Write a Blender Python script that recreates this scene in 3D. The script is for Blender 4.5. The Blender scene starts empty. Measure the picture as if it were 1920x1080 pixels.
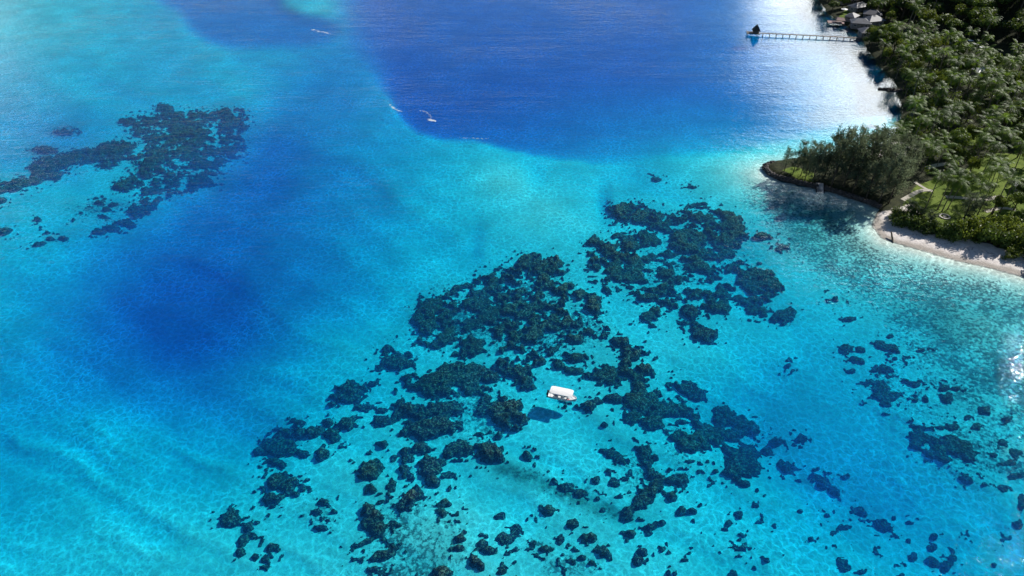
import bpy, math, random
import numpy as np
R = math.radians
random.seed(7)
rng = np.random.default_rng(11)
scene = bpy.context.scene

# ------------------------------------------------------------------ camera
CAM_H, PITCH, FPX = 120.0, R(37.5), 1279.0
cam_d = bpy.data.cameras.new('camera')
cam = bpy.data.objects.new('camera', cam_d)
scene.collection.objects.link(cam)
cam.location = (0, 0, CAM_H)
cam.rotation_euler = (R(90) - PITCH, 0, 0)
cam_d.sensor_width = 36.0
cam_d.lens = 36.0 * FPX / 1920.0
cam_d.clip_start = 0.5
cam_d.clip_end = 9000
scene.camera = cam
scene.cycles.use_denoising = True
scene.cycles.max_bounces = 5
scene.cycles.adaptive_threshold = 0.02
scene.cycles.transparent_max_bounces = 16
scene.cycles.volume_bounces = 1
scene.cycles.caustics_reflective = False
scene.cycles.caustics_refractive = False
scene.view_settings.view_transform = 'Standard'
scene.view_settings.look = 'None'
scene.view_settings.gamma = 1.0
scene.view_settings.exposure = 0.38

# ------------------------------------------------------------------ sun + sky
SUN_AZ, SUN_EL = R(55), R(36)
SUN = (math.sin(SUN_AZ) * math.cos(SUN_EL), math.cos(SUN_AZ) * math.cos(SUN_EL), math.sin(SUN_EL))
sd = bpy.data.lights.new('sun', 'SUN')
sd.energy = 4.6
sd.angle = R(0.53)
sd.color = (1.0, 0.955, 0.89)
so = bpy.data.objects.new('sun', sd)
scene.collection.objects.link(so)
so.rotation_euler = (R(90) - SUN_EL, 0, math.pi - SUN_AZ)

world = bpy.data.worlds.new('World')
scene.world = world
world.use_nodes = True


class NT:
    """small node-tree helper"""
    def __init__(self, tree):
        self.t = tree
        tree.nodes.clear()

    def n(self, typ, ins=None, **props):
        nd = self.t.nodes.new(typ)
        for k, v in props.items():
            setattr(nd, k, v)
        for k, v in (ins or {}).items():
            self.set(nd, k, v)
        return nd

    def set(self, nd, k, v):
        s = nd.inputs[k]
        if hasattr(v, 'outputs'):
            v = v.outputs[0]
        if isinstance(v, bpy.types.NodeSocket):
            self.t.links.new(v, s)
        else:
            s.default_value = v

    def m(self, op, a, b=0.0, c=0.0, clamp=False):
        nd = self.n('ShaderNodeMath', operation=op, use_clamp=clamp)
        self.set(nd, 0, a)
        self.set(nd, 1, b)
        self.set(nd, 2, c)
        return nd.outputs[0]

    def v(self, op, a, b=(0, 0, 0), out=0):
        nd = self.n('ShaderNodeVectorMath', operation=op)
        self.set(nd, 0, a)
        if op == 'SCALE':
            self.set(nd, 3, b)
        else:
            self.set(nd, 1, b)
        return nd.outputs['Value'] if op in ('DOT_PRODUCT', 'LENGTH', 'DISTANCE') else nd.outputs[0]

    def mix(self, f, a, b):
        nd = self.n('ShaderNodeMix', data_type='RGBA')
        self.set(nd, 0, f)
        self.set(nd, 6, a)
        self.set(nd, 7, b)
        return nd.outputs[2]

    def ss(self, x, lo, hi, a=0.0, b=1.0):
        nd = self.n('ShaderNodeMapRange', interpolation_type='SMOOTHSTEP')
        for k, vv in zip(range(5), (x, lo, hi, a, b)):
            self.set(nd, k, vv)
        return nd.outputs[0]

    def noise(self, vec, scale, detail=3.0, rough=0.55, out=0, dim='3D'):
        nd = self.n('ShaderNodeTexNoise', noise_dimensions=dim)
        self.set(nd, 'Vector', vec)
        self.set(nd, 'Scale', scale)
        self.set(nd, 'Detail', detail)
        self.set(nd, 'Roughness', rough)
        return nd.outputs[out]


def C(r, g, b):
    return (r, g, b, 1.0)


w = NT(world.node_tree)
tc = w.n('ShaderNodeTexCoord')
dirv = tc.outputs['Generated']
sky = w.n('ShaderNodeTexSky', sky_type='NISHITA', sun_disc=False, sun_elevation=SUN_EL, sun_rotation=SUN_AZ,
          altitude=100.0, air_density=1.0, dust_density=0.0, ozone_density=3.0)
sep = w.n('ShaderNodeSeparateXYZ', {0: dirv})
zz = w.m('MAXIMUM', sep.outputs[2], 0.0)
flat = w.v('SCALE', dirv, w.m('DIVIDE', 1.0, w.m('ADD', zz, 0.16)))
cn = w.noise(flat, 1.35, 6.0, 0.58)


def bank(az, el, width, amt):
    d = (math.sin(R(az)) * math.cos(R(el)), math.cos(R(az)) * math.cos(R(el)), math.sin(R(el)))
    dd = w.v('DOT_PRODUCT', dirv, d)
    return w.ss(dd, math.cos(R(width)), 1.0, 0.0, amt)


# trade-wind cumulus: noise cover, thickened where the lagoon mirrors cloud banks
cover = cn
for b in ((29, 16.5, 11.5, 0.44), (34, 14, 14, 0.32), (18, 10, 8, 0.26), (-39, 12, 8, 0.30), (-13, 11, 6, 0.24), (-3, 28, 6, 0.16),
          (120, 30, 40, 0.10), (-120, 25, 50, 0.12), (180, 40, 40, 0.10)):
    cover = w.m('ADD', cover, bank(*b))
cover = w.ss(cover, 0.72, 0.94)
sd_dot = w.m('MAXIMUM', w.v('DOT_PRODUCT', dirv, SUN), 0.0)
cl_val = w.m('ADD', 1.2, w.m('MULTIPLY', w.m('POWER', sd_dot, 4.0), 3.6))
skyc = w.v('SCALE', sky.outputs[0], 0.052)
cl_val = w.m('MULTIPLY', cl_val, w.ss(w.noise(flat, 4.0, 5.0, 0.6), 0.3, 0.7, 0.55, 1.35))
clc = w.v('SCALE', (0.95, 1.0, 1.0), cl_val)
bg = w.n('ShaderNodeBackground', {0: w.mix(cover, skyc, clc), 1: 1.0})
w.n('ShaderNodeOutputWorld', {0: bg})

# ------------------------------------------------------------------ helpers
FW = np.array([0, math.cos(PITCH), -math.sin(PITCH)])
UP = np.array([0, math.sin(PITCH), math.cos(PITCH)])


def ground(u, v, z=0.0):
    """survey point: where the sight line of photo pixel (u, v) meets height z"""
    u, v, z = np.broadcast_arrays(np.asarray(u, float), np.asarray(v, float), np.asarray(z, float))
    x = (u - 960) / FPX
    y = (540 - v) / FPX
    dy = FW[1] + y * UP[1]
    dz = FW[2] + y * UP[2]
    t = (CAM_H - z) / -dz
    return x * t, dy * t


def project(x, y, z):
    zc = y * FW[1] + (z - CAM_H) * FW[2]
    yc = y * UP[1] + (z - CAM_H) * UP[2]
    zc = np.maximum(zc, 1e-3)
    return 960 + FPX * x / zc, 540 - FPX * yc / zc


def hash2(i, j, s):
    i = i.astype(np.int64).astype(np.uint64)
    j = j.astype(np.int64).astype(np.uint64)
    h = i * np.uint64(0x9E3779B1) + j * np.uint64(0x85EBCA77) + np.uint64(s * 7919 + 13)
    h ^= h >> np.uint64(15)
    h *= np.uint64(0x2C1B3C6D)
    h ^= h >> np.uint64(12)
    h *= np.uint64(0x297A2D39)
    h ^= h >> np.uint64(15)
    return (h & np.uint64(0xFFFFFF)).astype(np.float64) / float(0xFFFFFF)


def vnoise(x, y, s=0):
    i, j = np.floor(x), np.floor(y)
    fx, fy = x - i, y - j
    fx = fx * fx * (3 - 2 * fx)
    fy = fy * fy * (3 - 2 * fy)
    a, b, c, d = hash2(i, j, s), hash2(i + 1, j, s), hash2(i, j + 1, s), hash2(i + 1, j + 1, s)
    return (a + (b - a) * fx) * (1 - fy) + (c + (d - c) * fx) * fy


def fbm(x, y, s=0, o=4):
    r, a, t = 0, 1.0, 0
    for k in range(o):
        r = r + a * vnoise(x * 2 ** k + 17.3 * k, y * 2 ** k - 9.1 * k, s + k)
        t += a
        a *= 0.5
    return r / t


def worley(x, y, s=0):
    i, j = np.floor(x), np.floor(y)
    best = np.full(x.shape, 9.0)
    for di in (-1, 0, 1):
        for dj in (-1, 0, 1):
            a, b = i + di, j + dj
            px = a + hash2(a, b, s)
            py = b + hash2(a, b, s + 5)
            best = np.minimum(best, (px - x) ** 2 + (py - y) ** 2)
    return np.sqrt(best)


def poly_sd(px, py, poly):
    """signed distance to polygon, positive inside"""
    p = np.asarray(poly, float)
    q = np.roll(p, -1, 0)
    best = np.full(px.shape, 1e18)
    inside = np.zeros(px.shape, bool)
    for (ax, ay), (bx, by) in zip(p, q):
        ex, ey = bx - ax, by - ay
        t = np.clip(((px - ax) * ex + (py - ay) * ey) / (ex * ex + ey * ey + 1e-12), 0, 1)
        best = np.minimum(best, (px - ax - t * ex) ** 2 + (py - ay - t * ey) ** 2)
        cr = ((ay > py) != (by > py)) & (px < (bx - ax) * (py - ay) / (by - ay + 1e-12) + ax)
        inside ^= cr
    d = np.sqrt(best)
    return np.where(inside, d, -d)


def smooth(x, a, b):
    t = np.clip((x - a) / (b - a), 0, 1)
    return t * t * (3 - 2 * t)


def mesh_from(name, verts, faces, mat=None, smooth_shade=False, attrs=None):
    me = bpy.data.meshes.new(name)
    verts = np.asarray(verts, np.float32)
    if isinstance(faces, np.ndarray):
        k = faces.shape[1]
        me.vertices.add(len(verts))
        me.vertices.foreach_set('co', verts.ravel())
        me.loops.add(faces.size)
        me.loops.foreach_set('vertex_index', faces.astype(np.int32).ravel())
        me.polygons.add(len(faces))
        me.polygons.foreach_set('loop_start', np.arange(0, faces.size, k, dtype=np.int32))
        me.update(calc_edges=True)
    else:
        me.from_pydata([tuple(map(float, q)) for q in verts], [], faces)
    for an, vals in (attrs or {}).items():
        at = me.attributes.new(an, 'FLOAT', 'POINT')
        at.data.foreach_set('value', np.asarray(vals, np.float32))
    if smooth_shade:
        me.polygons.foreach_set('use_smooth', [True] * len(me.polygons))
    if mat:
        for mm in (mat if isinstance(mat, (list, tuple)) else [mat]):
            me.materials.append(mm)
    me.update()
    return me


COL = scene.collection


def link(name, me, parent=None, loc=None, rot=None, scale=None):
    o = bpy.data.objects.new(name, me)
    COL.objects.link(o)
    if parent is not None:
        o.parent = parent
    if loc is not None:
        o.location = [float(q) for q in loc]
    if rot is not None:
        o.rotation_euler = rot
    if scale is not None:
        o.scale = scale
    return o


def tag(o, label, cat, group=None):
    o['label'] = label
    o['category'] = cat
    if group:
        o['group'] = group
    return o


def thing(name, label, cat, loc=(0, 0, 0), rz=0.0, group=None, scale=None):
    o = link(name, None, None, loc, (0, 0, rz), scale)
    return tag(o, label, cat, group)


def struct(o, kind='structure'):
    o['kind'] = kind
    return o


class MB:
    """collects simple solids into one mesh"""
    def __init__(self):
        self.v, self.f = [], []

    def add(self, vs, fs):
        b = len(self.v)
        self.v += [tuple(q) for q in vs]
        self.f += [[b + i for i in ff] for ff in fs]

    def box(self, c, s, rz=0.0):
        x, y, z = s[0] / 2, s[1] / 2, s[2] / 2
        ca, sa = math.cos(rz), math.sin(rz)
        vs = []
        for dz in (-z, z):
            for dx, dy in ((-x, -y), (x, -y), (x, y), (-x, y)):
                vs.append((c[0] + dx * ca - dy * sa, c[1] + dx * sa + dy * ca, c[2] + dz))
        self.add(vs, [[3, 2, 1, 0], [4, 5, 6, 7], [0, 1, 5, 4], [1, 2, 6, 5], [2, 3, 7, 6], [3, 0, 4, 7]])
        return self

    def tube(self, pts, radii, n=6, cap=True):
        pts = [np.array(p, float) for p in pts]
        vs, fs = [], []
        for k, p in enumerate(pts):
            d = pts[min(k + 1, len(pts) - 1)] - pts[max(k - 1, 0)]
            d /= np.linalg.norm(d) + 1e-9
            a = np.cross(d, (0.3, 0.9, 0.1) if abs(d[2]) > 0.9 else (0, 0, 1))
            a /= np.linalg.norm(a)
            b = np.cross(d, a)
            for q in range(n):
                t = 2 * math.pi * q / n
                vs.append(p + radii[k] * (math.cos(t) * a + math.sin(t) * b))
        for k in range(len(pts) - 1):
            for q in range(n):
                fs.append([k * n + q, k * n + (q + 1) % n, (k + 1) * n + (q + 1) % n, (k + 1) * n + q])
        if cap:
            fs.append(list(range(n))[::-1])
            fs.append([(len(pts) - 1) * n + q for q in range(n)])
        self.add(vs, fs)
        return self

    def mesh(self, name, mat, sm=False):
        return mesh_from(name, self.v, self.f, mat, sm)


# ------------------------------------------------------------------ materials
MATS = {}


def material(name):
    m = bpy.data.materials.new(name)
    m.use_nodes = True
    MATS[name] = m
    return NT(m.node_tree), m


def plain(name, col, rough=0.8, var=0.18, scale=1.5, bump=0.0, bscale=8.0):
    t, m = material(name)
    g = t.n('ShaderNodeNewGeometry')
    nz = t.noise(g.outputs['Position'], scale, 4.0, 0.6)
    lo = [c * (1 - var) for c in col]
    hi = [min(1, c * (1 + var)) for c in col]
    bs = t.n('ShaderNodeBsdfPrincipled', {'Base Color': t.mix(t.ss(nz, 0.3, 0.7), C(*lo), C(*hi)), 'Roughness': rough})
    if bump:
        bn = t.n('ShaderNodeBump', {'Height': t.noise(g.outputs['Position'], bscale, 4.0, 0.6), 'Strength': 1.0, 'Distance': bump})
        t.set(bs, 'Normal', bn)
    t.n('ShaderNodeOutputMaterial', {0: bs})
    return m


def foliage(name, dark, light, trans=0.32, rough=0.5, spec=0.5, tcol=None):
    t, m = material(name)
    g = t.n('ShaderNodeNewGeometry')
    oi = t.n('ShaderNodeObjectInfo')
    nz = t.noise(g.outputs['Position'], 0.35, 3.0, 0.6)
    k = t.m('ADD', t.m('MULTIPLY', nz, 0.6), t.m('MULTIPLY', oi.outputs['Random'], 0.55))
    k = t.m('ADD', k, t.m('MULTIPLY', t.m('SUBTRACT', g.outputs['Random Per Island'], 0.5), 0.5))
    col = t.mix(t.ss(k, 0.25, 0.95), C(*dark), C(*light))
    bs = t.n('ShaderNodeBsdfPrincipled', {'Base Color': col, 'Roughness': rough, 'Specular IOR Level': spec})
    tl = t.n('ShaderNodeBsdfTranslucent', {0: t.mix(0.5, col, C(*(tcol or light)))})
    mx = t.n('ShaderNodeMixShader', {0: trans, 1: bs, 2: tl})
    t.n('ShaderNodeOutputMaterial', {0: mx})
    return m


# water: clear body that absorbs red first, rippled mirror on top
WK = (0.54, 0.066, 0.013)
t, WATER = material('lagoon_water')
g = t.n('ShaderNodeNewGeometry')
pos = g.outputs['Position']
chop = t.n('ShaderNodeAttribute', attribute_name='chop').outputs['Fac']
wob = t.noise(pos, 0.42, 3.0, 0.6, out=1)
wp = t.v('ADD', pos, t.v('SCALE', t.v('SUBTRACT', wob, (0.5, 0.5, 0.5)), 3.6))
wv = t.n('ShaderNodeMapping', {'Vector': pos, 'Rotation': (0, 0, R(-14)), 'Scale': (0.42, 1.0, 1.0)})
h1 = t.noise(wv, 0.55, 4.0, 0.55)
h2 = t.noise(wv, 2.1, 3.0, 0.6)
wv3 = t.n('ShaderNodeMapping', {'Vector': pos, 'Rotation': (0, 0, R(-6)), 'Scale': (0.22, 1.0, 1.0)})
h3 = t.noise(wv3, 0.11, 2.0, 0.5)
hh = t.m('ADD', t.m('ADD', t.m('MULTIPLY', h1, 0.55), t.m('MULTIPLY', h2, 0.13)), t.m('MULTIPLY', h3, 0.7))
gust = t.ss(t.noise(pos, 0.013, 2.0, 0.5), 0.35, 0.65, 0.55, 1.1)
bump = t.n('ShaderNodeBump', {'Height': hh, 'Strength': 1.0, 'Distance': t.m('MULTIPLY', t.m('MULTIPLY', chop, gust), 0.48)})
lw = t.n('ShaderNodeLayerWeight', {0: 0.5, 'Normal': bump})
fres = t.m('ADD', 0.022, t.m('MULTIPLY', t.m('POWER', lw.outputs['Facing'], 4.6), 0.978))
# caustic light painted as a Voronoi net into the surface's transmission colour
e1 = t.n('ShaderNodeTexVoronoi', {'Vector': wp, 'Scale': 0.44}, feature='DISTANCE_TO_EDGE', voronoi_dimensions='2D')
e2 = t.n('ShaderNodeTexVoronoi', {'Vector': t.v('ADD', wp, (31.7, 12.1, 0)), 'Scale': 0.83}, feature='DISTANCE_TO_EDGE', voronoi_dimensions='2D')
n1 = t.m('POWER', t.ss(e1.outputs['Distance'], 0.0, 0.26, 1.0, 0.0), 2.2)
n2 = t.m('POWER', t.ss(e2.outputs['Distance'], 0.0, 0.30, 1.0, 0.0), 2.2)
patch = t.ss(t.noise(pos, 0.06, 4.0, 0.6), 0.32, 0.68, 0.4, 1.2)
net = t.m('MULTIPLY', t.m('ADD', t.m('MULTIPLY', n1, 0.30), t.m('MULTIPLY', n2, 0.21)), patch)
lens = t.m('ADD', 0.87, net)  # transmission tint carrying the painted caustic net
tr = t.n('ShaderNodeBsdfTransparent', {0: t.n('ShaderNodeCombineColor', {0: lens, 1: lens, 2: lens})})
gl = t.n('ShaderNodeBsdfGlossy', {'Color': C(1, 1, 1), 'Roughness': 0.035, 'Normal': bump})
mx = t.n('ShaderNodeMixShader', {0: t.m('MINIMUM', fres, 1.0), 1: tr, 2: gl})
va = t.n('ShaderNodeVolumeAbsorption', {'Color': C(1 - WK[0], 1 - WK[1], 1 - WK[2]), 'Density': 1.0})
vsc = t.n('ShaderNodeVolumeScatter', {'Color': C(0.03, 0.36, 1.0), 'Density': 0.042, 'Anisotropy': 0.0})
vad = t.n('ShaderNodeAddShader', {0: va, 1: vsc})
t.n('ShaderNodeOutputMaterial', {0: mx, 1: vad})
WATER.cycles.homogeneous_volume = True

# sea floor: pale coral sand, rubble, seagrass, painted tree reflection where the attribute says
t, FLOOR = material('coral_sand')
g = t.n('ShaderNodeNewGeometry')
pos = g.outputs['Position']
rub = t.n('ShaderNodeAttribute', attribute_name='rubble').outputs['Fac']
weed_and_reflection = t.n('ShaderNodeAttribute', attribute_name='weed_and_reflection').outputs['Fac']
s1 = t.noise(pos, 0.09, 4.0, 0.6)
sand = t.mix(t.ss(s1, 0.3, 0.7), C(0.66, 0.63, 0.55), C(0.80, 0.775, 0.69))
r1 = t.noise(pos, 1.2, 5.0, 0.68)
r2 = t.noise(pos, 0.16, 3.0, 0.6)
rk = t.ss(t.m('ADD', t.m('ADD', t.m('MULTIPLY_ADD', r1, 1.8, -0.4), t.m('MULTIPLY', r2, 0.6)), t.m('MULTIPLY', rub, 0.66)), 1.0, 1.26)
rk = t.m('MULTIPLY', rk, t.ss(rub, 0.02, 0.25))
rcol = t.mix(t.ss(t.noise(pos, 0.5, 3.0, 0.6), 0.35, 0.65), C(0.125, 0.12, 0.11), C(0.26, 0.24, 0.225))
col = t.mix(rk, sand, rcol)
wcol = t.mix(t.ss(t.noise(pos, 1.3, 4.0, 0.65), 0.38, 0.62), C(0.075, 0.085, 0.06), C(0.30, 0.27, 0.20))
col = t.mix(weed_and_reflection, col, wcol)
col = t.mix(t.ss(weed_and_reflection, 0.88, 0.98), col, C(0.028, 0.027, 0.022))  # near-black: tree reflection painted into the floor colour
bn = t.n('ShaderNodeBump', {'Height': t.m('ADD', t.noise(pos, 0.8, 4.0, 0.6), t.m('MULTIPLY', r1, rub)), 'Strength': 1.0, 'Distance': 0.16})
bs = t.n('ShaderNodeBsdfPrincipled', {'Base Color': col, 'Roughness': 0.95, 'Specular IOR Level': 0.1, 'Normal': bn})
t.n('ShaderNodeOutputMaterial', {0: bs})

t, CORAL = material('coral')
g = t.n('ShaderNodeNewGeometry')
pos = g.outputs['Position']
oi = t.n('ShaderNodeObjectInfo')
c1 = t.noise(pos, 0.45, 4.0, 0.65)
c2 = t.noise(pos, 2.1, 3.0, 0.7)
c0 = t.m('ADD', t.m('MULTIPLY', t.noise(pos, 0.07, 3.0, 0.6), 0.7), t.m('MULTIPLY', oi.outputs['Random'], 0.3))
dk = t.mix(t.ss(c0, 0.35, 0.65), C(0.016, 0.010, 0.022), C(0.016, 0.017, 0.014))
lt = t.mix(t.ss(c0, 0.35, 0.65), C(0.038, 0.026, 0.040), C(0.042, 0.043, 0.028))
col = t.mix(t.ss(c1, 0.35, 0.68), dk, lt)
col = t.mix(t.ss(c2, 0.49, 0.64, 0.0, 0.9), col, C(0.26, 0.24, 0.18))
bn = t.n('ShaderNodeBump', {'Height': c2, 'Strength': 1.0, 'Distance': 0.7})
bs = t.n('ShaderNodeBsdfPrincipled', {'Base Color': col, 'Roughness': 0.9, 'Specular IOR Level': 0.2, 'Normal': bn})
t.n('ShaderNodeOutputMaterial', {0: bs})

t, LAND = material('island_ground')
g = t.n('ShaderNodeNewGeometry')
pos = g.outputs['Position']
a_s = t.n('ShaderNodeAttribute', attribute_name='sand').outputs['Fac']
a_g = t.n('ShaderNodeAttribute', attribute_name='grass').outputs['Fac']
nn = t.noise(pos, 0.5, 5.0, 0.65)
soil = t.mix(t.ss(nn, 0.35, 0.65), C(0.02, 0.026, 0.014), C(0.05, 0.055, 0.026))
grass = t.mix(t.ss(t.noise(pos, 0.22, 5.0, 0.65), 0.3, 0.7), C(0.085, 0.135, 0.018), C(0.17, 0.225, 0.04))
sand = t.mix(t.ss(t.noise(pos, 0.7, 5.0, 0.6), 0.3, 0.7), C(0.66, 0.60, 0.56), C(0.82, 0.77, 0.73))
zq = t.m('ADD', t.n('ShaderNodeSeparateXYZ', {0: pos}).outputs[2], t.m('MULTIPLY', t.m('SUBTRACT', t.noise(pos, 0.25, 3.0, 0.6), 0.5), 0.35))
sand = t.mix(t.ss(zq, 0.10, 0.30, 0.75, 0.0), sand, C(0.33, 0.29, 0.24))
wrack = t.m('MULTIPLY', t.ss(zq, 0.42, 0.52), t.ss(zq, 0.66, 0.56))
wrack = t.m('MULTIPLY', wrack, t.ss(t.noise(pos, 1.4, 4.0, 0.7), 0.52, 0.62))
sand = t.mix(t.m('MULTIPLY', wrack, 0.7), sand, C(0.10, 0.08, 0.055))
edge = t.m('MULTIPLY', t.m('SUBTRACT', nn, 0.5), 0.7)
col = t.mix(t.ss(t.m('ADD', a_g, edge), 0.4, 0.6), soil, grass)
col = t.mix(t.ss(t.m('ADD', a_s, t.m('MULTIPLY', edge, 0.8)), 0.42, 0.58), col, sand)
bn = t.n('ShaderNodeBump', {'Height': t.noise(pos, 1.6, 4.0, 0.65), 'Strength': 1.0, 'Distance': 0.25})
bs = t.n('ShaderNodeBsdfPrincipled', {'Base Color': col, 'Roughness': 0.95, 'Specular IOR Level': 0.15, 'Normal': bn})
t.n('ShaderNodeOutputMaterial', {0: bs})

PALM = foliage('palm_frond', (0.035, 0.08, 0.010), (0.155, 0.245, 0.035), 0.42, 0.5, 0.25, (0.22, 0.34, 0.02))
LEAF = foliage('broad_leaf', (0.030, 0.066, 0.012), (0.115, 0.185, 0.026), 0.36, 0.5, 0.4, (0.2, 0.26, 0.02))
BRIGHT = foliage('bright_leaf', (0.055, 0.095, 0.014), (0.17, 0.22, 0.03), 0.42, 0.5, 0.35, (0.28, 0.34, 0.03))
NEEDLE = foliage('casuarina_needle', (0.055, 0.082, 0.048), (0.165, 0.20, 0.125), 0.48, 0.7, 0.2, (0.22, 0.27, 0.14))
BARK = plain('palm_bark', (0.17, 0.145, 0.115), 0.9, 0.3, 2.0)
DBARK = plain('tree_bark', (0.085, 0.068, 0.05), 0.9, 0.3, 2.0)
ROCK = plain('dark_rock', (0.075, 0.066, 0.062), 0.9, 0.4, 0.9, 0.15, 3.0)
PALE = plain('pale_stone', (0.50, 0.47, 0.44), 0.9, 0.15, 0.8)
PATH = plain('path_gravel', (0.46, 0.43, 0.37), 0.95, 0.15, 0.6)
ROOF = plain('grey_roof', (0.11, 0.12, 0.145), 0.6, 0.2, 0.6)
ROOFD = plain('dark_roof', (0.085, 0.09, 0.115), 0.6, 0.2, 0.6)
ROOFR = plain('rusty_roof', (0.26, 0.165, 0.15), 0.7, 0.25, 0.6)
THATCH = plain('thatch', (0.075, 0.062, 0.05), 0.95, 0.35, 2.5, 0.1, 6.0)
WALLM = plain('house_wall', (0.24, 0.22, 0.20), 0.85, 0.12, 0.7)
WHITE = plain('white_paint', (0.80, 0.80, 0.79), 0.45, 0.03, 1.0)
TIMBER = plain('grey_timber', (0.17, 0.15, 0.13), 0.85, 0.3, 1.5)
GLASS = plain('window_glass', (0.03, 0.035, 0.04), 0.12, 0.1, 1.0)
FOAM = plain('sea_foam', (0.82, 0.85, 0.86), 0.9, 0.05, 2.0)

# ------------------------------------------------------------------ shoreline and terrain
shore_px = [(1470, -330), (1478, -260), (1490, -180), (1505, -100), (1520, -40), (1535, 0), (1550, 22), (1562, 32), (1582, 46), (1605, 60),
            (1618, 72), (1625, 95), (1640, 108), (1650, 125), (1665, 140), (1680, 160), (1688, 185), (1690, 210), (1688, 235),
            (1672, 258), (1640, 275), (1600, 285), (1550, 292), (1500, 297), (1465, 302), (1444, 306), (1435, 314), (1446, 328),
            (1480, 338), (1533, 350), (1560, 356), (1600, 368), (1640, 381), (1652, 390), (1644, 402), (1638, 425), (1655, 447),
            (1690, 458), (1730, 469), (1790, 487), (1850, 500), (1920, 519), (2000, 540), (2120, 575), (2300, 640), (2600, 760)]
sx, sy = ground([p[0] for p in shore_px], [p[1] for p in shore_px])
SHORE = [(float(a), float(b)) for a, b in zip(sx, sy)] + [(900.0, 60.0), (2500.0, 400.0), (2600.0, 2200.0), (500.0, 2200.0)]
PT = ground(1545, 335)


def shore_dist(x, y):
    x = np.asarray(x, float)
    y = np.asarray(y, float)
    return poly_sd(x, y, SHORE)


H0 = np.array(ground(1690, 40))
H1 = np.array(ground(1920, 118))
hd = (H1 - H0) / np.linalg.norm(H1 - H0)
HN = np.array([-hd[1], hd[0]])
if HN[1] < 0:
    HN = -HN


def terrain(x, y):
    x = np.asarray(x, float)
    y = np.asarray(y, float)
    s = shore_dist(x, y)
    dp = np.hypot(x - PT[0], (y - PT[1]) * 1.4)
    k = smooth(dp, 42, 24)                    # walled point
    north = smooth(y, 225, 300)
    slope = 0.085 + 0.25 * north
    zb = np.where(s > 0, 2.0 * (1 - np.exp(-np.maximum(s, 0) * slope / 2.0)), s * (0.22 + 0.7 * smooth(y, 205, 235)))
    zp = np.where(s > 0, 1.35 * smooth(s, -0.2, 1.2), s * 0.9)
    z = zb * (1 - k) + zp * k
    z = z + 0.5 * (fbm(x / 22, y / 22, 3) - 0.5) * smooth(s, 6, 25)
    q = (x - H0[0]) * HN[0] + (y - H0[1]) * HN[1]
    hill = np.maximum(q, 0)
    hill = np.where(hill < 30, hill * hill / 60, hill - 15) * 0.60
    hill = 170 * (1 - np.exp(-hill / 170))
    hill = hill * (0.75 + 0.5 * fbm(x / 70, y / 70, 9)) * smooth(s, 10, 70)
    return z + hill


def gz(u, v):
    """land point under photo pixel (flat ground first, then the true height)"""
    x, y = ground(u, v, 2.0)
    x, y = float(x), float(y)
    return x, y, float(terrain(np.array([x]), np.array([y]))[0])


lawn_px = [[(1690, 380), (1716, 345), (1755, 330), (1800, 322), (1830, 298), (1865, 285), (1940, 290), (2020, 340), (2020, 470), (1910, 430), (1850, 412), (1795, 418), (1755, 428), (1712, 415)],
           [(1795, 262), (1812, 236), (1846, 240), (1850, 262), (1820, 275)],
           [(1572, 27), (1590, 12), (1608, 16), (1602, 34), (1580, 38)],
           [(1463, 316), (1490, 308), (1530, 322), (1530, 340), (1490, 330)]]
LAWNS = [[tuple(map(float, ground(a, b, 1.8))) for a, b in L] for L in lawn_px]

gx = np.concatenate([np.arange(84, 340, 1.6), np.arange(340, 900, 14), [1100, 1500, 2000, 2600]])
gy = np.concatenate([[20, 60], np.arange(90, 560, 1.6), np.arange(560, 1300, 16), [1500, 1800, 2200]])
X, Y = np.meshgrid(gx, gy)
Z = terrain(X, Y)
S = shore_dist(X, Y)
keep = (S > -22)
beach = smooth(Y, 262, 240) * smooth(np.hypot(X - PT[0], (Y - PT[1]) * 1.4), 26, 44)
bw = 12 + 5 * (fbm(X / 9, Y / 9, 21) - 0.5)
SANDA = smooth(S, bw + 1.5, bw - 1.5) * beach
GR = np.zeros_like(X)
for L in LAWNS:
    GR = np.maximum(GR, smooth(poly_sd(X, Y, L), -1.5, 2.5))
idx = np.arange(X.size).reshape(X.shape)
qk = keep[:-1, :-1] | keep[1:, :-1] | keep[:-1, 1:] | keep[1:, 1:]
F = np.stack([idx[:-1, :-1], idx[:-1, 1:], idx[1:, 1:], idx[1:, :-1]], -1)[qk]
used = np.unique(F)
rem = np.full(X.size, -1)
rem[used] = np.arange(len(used))
lm = mesh_from('island_ground', np.stack([X.ravel(), Y.ravel(), Z.ravel()], 1)[used], rem[F], LAND, True,
               {'sand': SANDA.ravel()[used], 'grass': GR.ravel()[used]})
struct(link('ground', lm))

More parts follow.
